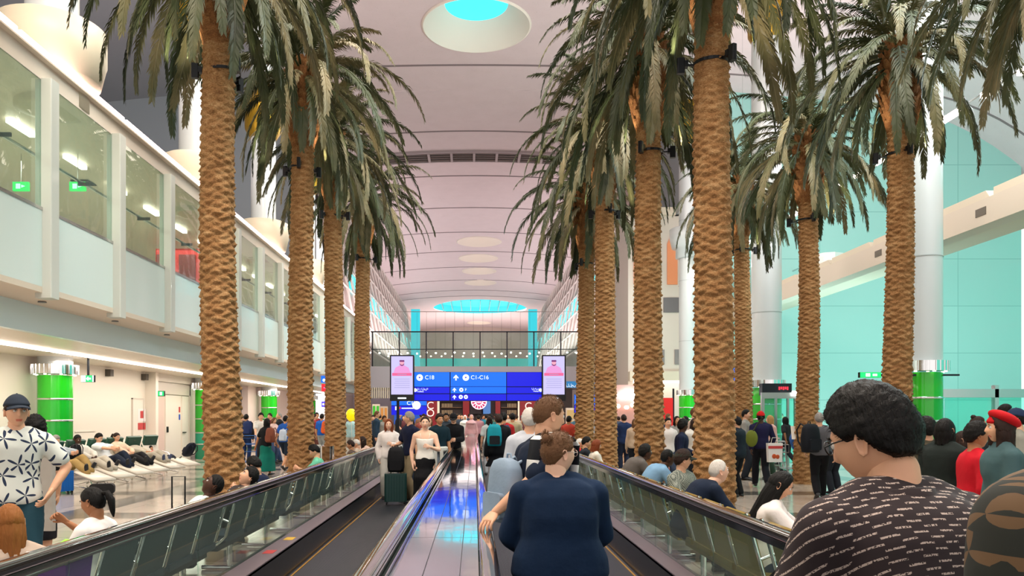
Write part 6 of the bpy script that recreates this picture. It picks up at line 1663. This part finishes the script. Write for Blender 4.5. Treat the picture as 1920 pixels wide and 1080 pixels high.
P(838, 21.5, 0, 'walk', 1.72, 't', 'short', 'k', ('jacket', '38424c'), ('pants', '20242c'), 'man in slate grey jacket behind the black sweater', X=-.78)
P(800, 23.0, 0, 'walk2', 1.70, 'w', 'short', 'b', ('tshirt', '9a5048'), ('pants', '2a2c34'), 'man in faded red farther back on the left walkway', X=-1.5)
# right lane, going away
P(990, 8.0, 180, 'stand', 1.70, 'w', 'short', 'w', ('tshirt', 'b8bcc4'), ('pants', '3a3c44'), 'white-haired man in a pale grey shirt ahead of the couple', X=.58)
P(944, 17.4, 178, 'stand', 1.70, 't', 'short', 'k', ('tshirt', 'a01c20'), ('pants', 'c8c0b0'), 'man in red T-shirt and cream trousers walking away')
backpack((ax(946, 17.1), 17.12, .98), 178, 'dark blue backpack worn over the red T-shirt', '28344c', None, .95)
P(925, 15.6, 182, 'stand', 1.66, 'w', 'short', 'b', ('coat', '0c0e14'), ('jeans', '1c4a5c'), 'person in long black coat on the right walkway beside the deck', X=.50)
backpack((ax(927, 15.3), 15.32, 1.02), 182, 'turquoise-topped backpack on the long black coat', '0e8c9c', '141a20', .95)
P(903, 21, 180, 'stand', 1.62, 'w', 'long:.2', 'b', ('tshirt', 'd4dcdc'), ('jeans', 'b0b4bc'), 'woman in white with shoulder strap farther along the right walkway', fem=1, X=.42)
P(958, 22, 180, 'walk', 1.72, 't', 'short', 'k', ('tshirt', 'b0a080'), ('pants', '2a2c34'), 'man in a khaki shirt right of the red T-shirt', X=1.1)
P(884, 31, 0, 'stand', 1.68, 'w', 'hijab=c8a0a4', 'b', ('long', 'b88c90'), ('robe', 'a88c90'), 'figure in pale pink veil before the coffee shop', fem=1)
P(897, 33, 180, 'stand', 1.66, 't', 'short', 'k', ('tshirt', '9a7078'), ('pants', '202026'), 'person in dusty mauve before the coffee counter')
P(872, 33, 0, 'stand', 1.66, 't', 'hijab=e0e0dc', 'k', ('long', 'dcdcd8'), ('robe', 'd0d0cc'), 'figure in white veil before the coffee shop', fem=1)
P(912, 36, 180, 'stand', 1.70, 't', 'short', 'k', ('tshirt', '207080'), ('pants', '202026'), 'person in dark cyan queuing at the coffee counter')
P(860, 38, 20, 'stand', 1.72, 't', 'short', 'k', ('long', '303844'), ('pants', '202026'), 'person in dark grey near the maroon pillar')
P(930, 38, 190, 'stand', 1.74, 't', 'short', 'k', ('long', '181a24'), ('pants', '202026'), 'person in black at the right of the coffee counter')
P(968, 34, 170, 'stand', 1.68, 't', 'short', 'b', ('tshirt', 'a89a88'), ('pants', '202026'), 'person in beige below the right part of the blue sign')
# right side seated
P(1098, 17.0, 90, 'sit', 1.5, 'w', 'rec', 'w', ('long', 'c02020'), ('pants', '30343c'), 'white-haired person in a red top seated by the right handrail', X=2.32)
P(1108, 16.1, 90, 'sit', 1.56, 'w', 'thick', 'k', ('long', '20242c'), ('pants', '30343c'), 'black-haired head between the red top and the red-brown hair', X=2.34)
P(1126, 14.9, 95, 'sit', 1.54, 'w', 'bob', 'r', ('long', 'd8d0c4'), ('pants', '30343c'), 'person with red-brown hair in cream seated by the right handrail', X=2.36, fem=1)
P(1184, 12.0, 100, 'sitfwd', 1.7, 'd', 'thick', 'k', ('jacket', '5c5652'), ('pants', '30343c'), 'dark-haired person in a taupe jacket hunched by the right handrail', X=2.33)
P(1214, 10.5, 100, 'sitfwd', 1.7, 'd', 'buzz', 'k', ('tshirt', '7aa0c0'), ('pants', '20242c'), 'dark-skinned man in light blue shirt leaning forward', X=2.30)
P(1272, 9.0, 40, 'sit_side2', 1.62, 'w', ['cap=2c3028', 'thick'], 'b', ('tshirt', check_mat()), ('pants', '20242c'), 'young man in a dark cap and checked shirt looking sideways', X=2.42)
P(1300, 7.75, 100, 'sitfwd', 1.72, 'p', 'buzz', 'w', ('long', '101c30'), ('pants', '20242c'), 'older white-haired man in navy leaning forward by the nearest right palm', X=2.12)
P(1442, 6.0, 70, 'sitphone', 1.6, 'w', 'long:.42', 'k', ('tshirt', 'e0d8d4'), ('jeans', '2a3448'), 'girl with long black hair in a white top bent over her phone', X=2.30, fem=1)
# right side standing
P(1277, 13.2, 70, 'turn_left', 1.56, 'd', 'thick', 'k', ('long', '141c34'), ('pants', '20242c'), 'dark-skinned youth in a navy sweatshirt left of the nearest right palm')
P(1303, 14.8, -175, 'stand', 1.58, 'w', 'long:.3', 'b', ('jacket', 'd8d4cc'), ('pants', '20242c'), 'woman with long dark hair in a white jacket', fem=1)
P(1300, 18.6, 60, 'stand', 1.82, 'w', 'short', 'a', ('tshirt', 'd0b8a8'), ('pants', '20242c'), 'tall man in a pale shirt rising behind the long-haired woman')
P(1251, 16.8, 10, 'stand', 1.58, 'w', 'short', 'k', ('tshirt', 'd8d0cc'), ('jeans', '3a4458'), 'person in white top with red scarf right of the second right palm')
P(1268, 18.4, 10, 'stand', 1.62, 't', 'long:.2', 'k', ('long', '8a8680'), ('pants', '20242c'), 'grey-clad woman behind the navy sweatshirt', fem=1)
P(1287, 20.0, -60, 'stand', 1.62, 'w', 'long:.2', 'k', ('long', 'e0d8d4'), ('pants', '20242c'), 'black-haired woman in white behind the long-haired woman', fem=1)
P(1170, 22, 180, 'stand', 1.66, 'w', 'short', 'b', ('jacket', '1c2c50'), ('pants', '1c2438'), 'person in a dark blue coat between the third and second inner palms')
P(1190, 19.5, 150, 'stand', 1.56, 'w', 'long:.2', 'a', ('long', 'c0a890'), ('pants', '20242c'), 'woman with light brown hair in beige at the second right palm', fem=1)
P(1120, 25, 0, 'stand', 1.74, 't', 'short', 'k', ('tshirt', 'b0b8c8'), ('pants', '20242c'), 'man in a patterned pale shirt between two inner right palms')
P(1066, 22, 150, 'stand', 1.62, 't', 'short', 'k', ('tshirt', 'c04838'), ('pants', '20242c'), 'person in coral red behind the short-haired man')
P(1080, 24, 30, 'stand', 1.70, 'm', 'short', 'k', ('tshirt', '406070'), ('pants', '20242c'), 'person in slate blue left of the last inner right palm')
P(1384, 15.4, -140, 'stand', 1.60, 'w', ['cap=16181c', 'short'], 'k', ('jacket', '14202a'), ('pants', '101418'), 'person in black cap and dark clothes right of the nearest right palm')
P(1396, 19.5, 60, 'stand', 1.78, 'w', 'short', 'k', ('tshirt', '8a8680'), ('pants', '20242c'), 'tall man behind the black cap')
P(1427, 17.4, 168, 'walk', 1.74, 'd', ['cap=c01c1c', 'short'], 'k', ('long', '1c1a3c'), ('pants', '14141c'), 'man in a red cap and navy sweater carrying an olive sling bag')
t = thing('sling_bag', 'olive green sling bag across the back of the man in the red cap', 'bag', (ax(1410, 17.1), 17.12, 1.12), R(168))
MB().ball((0, 0, 0), (.13, .07, .19), 12).obj('bag', cloth('6a7428', .7, 'b'), t, True); MB().tube([(-.02, .02, .15), (-.12, .0, .32), (-.22, .08, .46), (-.16, .25, .48)], .016, 6).obj('strap', cloth('3a3c28', .7, 'b'), t)
t = thing('carrier_bag', 'white carrier bag with red band and orange fruit held by the red-capped man', 'bag', (ax(1452, 17.0), 17.0, .60), R(5))
MB().prism([(-.15, 0), (.15, 0), (.17, .42), (-.17, .42)], -.05, .05, 'y').obj('bag', mat('bag_white', 'e8e4e0', .5), t)
MB().box(-.165, .165, -.055, -.051, .30, .36).obj('red_band', mat('nr', 'c04040'), t); MB().ball((-.03, -.05, .13), (.05, .01, .055), 8).ball((.05, -.05, .12), (.045, .01, .05), 8).obj('fruit_print', mat('fruit', 'c05020', .5), t)
MB().tube([(-.08, 0, .42), (-.05, 0, .54), (.05, 0, .54), (.08, 0, .42)], .006, 5).obj('handle', M_white, t)
P(1446, 19.8, -80, 'turn_right', 1.64, 'p', 'long:.24', 'y', ('long', 'd8b0a8'), ('wide', '3a5040'), 'blonde woman in pale pink right of the red cap', fem=1)
trolley((ax(1478, 19.0), 19.0, 0), 120, 'steel luggage trolley right of the red-capped man', 'b0b4b8')
trolley((ax(1490, 21.5), 21.5, 0), 80, 'second steel luggage trolley behind, near the outer right palms', 'b0b4b8')
P(1500, 18.8, 20, 'hold', 1.64, 'w', 'long:.16', 'y', ('jacket', '3a68b0'), ('jeans', '1c2c48'), 'blonde woman in a blue scarf holding a white paper', fem=1)
tag(MB().box(-.12, .12, -.004, .004, -.16, .16).obj('paper', M_white, loc=(ax(1493, 18.4), 18.4, 1.22), rot=(R(-12), 0, 0)), 'white sheet of paper held by the blonde woman in blue', 'paper')
P(1518, 20.3, 150, 'stand', 1.68, 'w', 'short', 'b', ('long', '8a3440'), ('jeans', '2a3448'), 'person in maroon behind the woman holding paper')
P(1537, 14.9, 165, 'walk2', 1.70, 'w', 'short', 'g', ('tshirt', '56565a'), ('pants', '0c0c10'), 'grey-haired man in charcoal T-shirt and black trousers left of the bowed head')
backpack((ax(1524, 14.6), 14.7, .92), 200, 'big black backpack with white mark hanging by the man in charcoal', '10141c', None, 1.2)
P(1566, 15.9, 200, 'stand', 1.66, 't', 'short', 'k', ('tshirt', '50606a'), ('pants', '20242c'), 'person in bluish grey half hidden by the bowed head')
# far right cluster
P(1740, 7.6, 175, 'stand', 1.60, 'w', 'thick', 'k', ('jacket', '4c4638'), ('pants', '20242c'), 'person in an olive-brown jacket just right of the bowed head')
P(1768, 7.1, 120, 'stand', 1.60, 'w', 'long:.14', 'k', ('jacket', '1a2220'), ('pants', '20242c'), 'dark-haired woman in black leaning right of the olive jacket', fem=1)
P(1800, 8.4, 60, 'stand', 1.46, 'w', 'long:.2', 'b', ('tshirt', 'd0a8a8'), ('pants', '20242c'), 'person in pale pink with a dark strap behind the boy in red', fem=1)
P(1828, 9.6, 70, 'stand', 1.62, 't', 'topbun', 'b', ('long', '303840'), ('pants', '20242c'), 'woman with a topknot seen above the boy in red', fem=1)
P(1824, 6.6, 80, 'hold', 1.56, 'm', 'thick', 'k', ('long', 'b81424'), ('jeans', '18283c'), 'boy in a bright red hooded top facing right')
P(1884, 6.0, -105, 'stand', 1.64, 'w', ['beret=b01018', 'bob'], 'b', ('jacket', '405a5e'), ('pants', '141820'), 'woman in a red beret and grey-green jacket', fem=1)
P(1880, 12.0, 60, 'stand', 1.80, 'w', 'short', 'k', ('tshirt', '302c30'), ('pants', '20242c'), 'dark-haired man behind the red beret')
P(1912, 9.0, -120, 'stand', 1.70, 'w', ['cap=20304c', 'short'], 'k', ('tshirt', '8a8a80'), ('pants', '20242c'), 'person in a dark blue cap at the right edge')
# distant walkers filling the hall
cols = ['26262a', '3c4654', '8a8680', 'b8b0a8', '303c5c', '5a3034', '1c1c22', 'a09080', 'd0ccc4', '40584c', '7a5a48', '24384c']
cn = {'26262a': 'charcoal', '3c4654': 'slate', '8a8680': 'grey', 'b8b0a8': 'light beige', '303c5c': 'navy', '5a3034': 'burgundy', '1c1c22': 'black', 'a09080': 'tan', 'd0ccc4': 'off-white', '40584c': 'dark green', '7a5a48': 'brown', '24384c': 'ink blue'}
far = [(574, 34, 'between the second and third left palms, far back'), (583, 37, 'far back just right of the second left palm'), (545, 36, 'far behind the second left palm'), (640, 33, 'left of the yellow balloon'),
       (705, 27, 'right of the fourth left palm, nearest of the far group'), (700, 31, 'right of the fourth left palm, middle of the far group'), (712, 35, 'far group left of the white blouse'), (719, 30, 'just left of the auburn hair'), (693, 37, 'hidden edge of the fourth left palm'),
       (746, 32, 'between the auburn hair and the screen pole'), (757, 37, 'right of the left screen pole, far back'), (790, 36, 'under the white clock'), (803, 40, 'before the maroon panel with the letters'), (832, 33, 'left of the black-capped man, far back'),
       (843, 41, 'before the left lit shelves'), (866, 42, 'left of the white-veiled figure'), (880, 43, 'by the coffee counter, left of the neon sign'), (905, 42, 'right of the neon sign at the counter'), (920, 33, 'left of the red T-shirt, far back'),
       (935, 43, 'at the right lit shelves'), (952, 41, 'right of the red T-shirt, far back'), (962, 29, 'just beyond the red T-shirt on its right'), (978, 42, 'before the right maroon panel'), (1004, 38, 'left of the man gripping the handrail, far back'),
       (1090, 34, 'at the last inner right palm, far back'), (1112, 38, 'between the inner palms, small and far'), (1160, 33, 'left of the white flower lamps'), (1180, 37, 'under the white flower lamps'), (1232, 36, 'right of the second right palm by the red panel'), (1250, 30, 'before the green globe display'),
       (1345, 27, 'behind the nearest right palm'), (1410, 28, 'before the broad white column'), (1463, 31, 'beyond the glass kiosk'), (1475, 25, 'beside the outer middle palm')]
hairs = ['short', 'thick', 'long:.2', 'bob', 'bun', 'short', 'hijab=40404a', 'short', 'long:.2', 'thick']
for i, (px, Y, where) in enumerate(far):
    c = cols[(i*5+3) % 12]; hr = hairs[(i*7+2) % 10]; fm = 1 if hr[:4] in ('long', 'bob', 'bun', 'hija') else 0
    pk = ['stand', 'walk', 'stand', 'walk2'][i % 4]; rz = [0, 180, 40, -150, 90][i % 5]
    P(px, Y, rz, pk, 1.58+.03*((i*3) % 7)+(.06 if not fm else 0), 'wtmbw'[i % 5], hr, 'kbbka'[i % 5], (['tshirt', 'long', 'jacket'][i % 3], c), ('pants', ['20242c', '2a3448', '18181c'][i % 3]),
      '%s in %s %s' % ('woman' if fm else 'man', cn[c], where), fem=fm)
# ============================================================= LIGHT
w = bpy.data.worlds.new('world'); SC.world = w; w.use_nodes = True
w.node_tree.nodes['Background'].inputs[0].default_value = (1.0, .95, .92, 1); w.node_tree.nodes['Background'].inputs[1].default_value = 1.25
def area(name, loc, rot, sx, sy, power, col):
    l = bpy.data.lights.new(name, 'AREA'); l.shape = 'RECTANGLE'; l.size = sx; l.size_y = sy; l.energy = power; l.color = col
    o = bpy.data.objects.new(name, l); COL.objects.link(o); o.location = loc; o.rotation_euler = rot; return o
# added fill areas out of view above the frame, main light of the hall
area('vault_fill', (-3, 3, 16), (R(12), 0, 0), 8, 4, 2300, (1, .88, .74))
area('vault_fill', (5, 10, 16.5), (0, 0, 0), 10, 6, 2300, (1, .9, .78))
area('vault_fill', (-4, 18, 17), (0, 0, 0), 10, 5, 1700, (1, .9, .8))
# uplights standing on the mezzanine roof and galleries wash the vault pink
area('cove_uplight', (-10.2, 16, 7.4), (PI, R(-30), 0), 1.2, 34, 1900, (1, .82, .84))
area('cove_uplight', (11.5, 22, 9.0), (PI, R(20), 0), 1.2, 30, 2100, (1, .82, .83))
area('cove_uplight', (-7.9, 80, 8.0), (PI, R(-15), 0), 1.0, 54, 2600, (1, .84, .84))
area('cove_uplight', (7.9, 80, 8.0), (PI, R(15), 0), 1.0, 54, 2600, (1, .84, .84))
area('cove_uplight', (0, 130, 6.0), (PI, 0, 0), 14, 20, 5000, (1, .85, .8))
# under the left mezzanine
area('low_ceiling_wash', (-9.2, 20, 2.95), (0, 0, 0), 1.6, 40, 800, (1, .9, .8))
area('corridor_light', (-9.2, 22, 6.8), (0, 0, 0), 1.5, 40, 1100, (1, .9, .8))
# teal wash on the right wall
area('teal_wash', (19, 31, .4), (R(150), 0, 0), 16, 3, 1500, (.6, 1, .97))
area('teal_wash', (20, 22, 13), (R(-60), 0, 0), 12, 4, 1500, (.65, 1, .98))
area('cool_fill', (9, 14, 14.5), (0, R(48), 0), 6, 8, 1500, (.78, .98, 1))  # added unseen fill, brightens the left panels like bounce off the teal wall
for j in range(8): area('track_light', (10.54, 14.2+j*3.3, 8.28), (0, R(78), 0), .10, 1.5, 150, (.95, .98, 1))
# shops at the far end
area('shop_light', (0, 40, 3.2), (0, 0, 0), 14, 8, 450, (1, .88, .8))
area('shop_light', (0, 30, 12), (0, 0, 0), 12, 8, 1500, (1, .88, .76))
vs = SC.view_settings
vs.view_transform = 'Standard'; vs.look = 'None'; vs.exposure = 0.0; vs.gamma = 1.0; vs.use_curve_mapping = False
SC.cycles.max_bounces = 6; SC.cycles.diffuse_bounces = 3; SC.cycles.glossy_bounces = 3; SC.cycles.transparent_max_bounces = 16
SC.cycles.sample_clamp_indirect = 4; SC.cycles.use_denoising = True
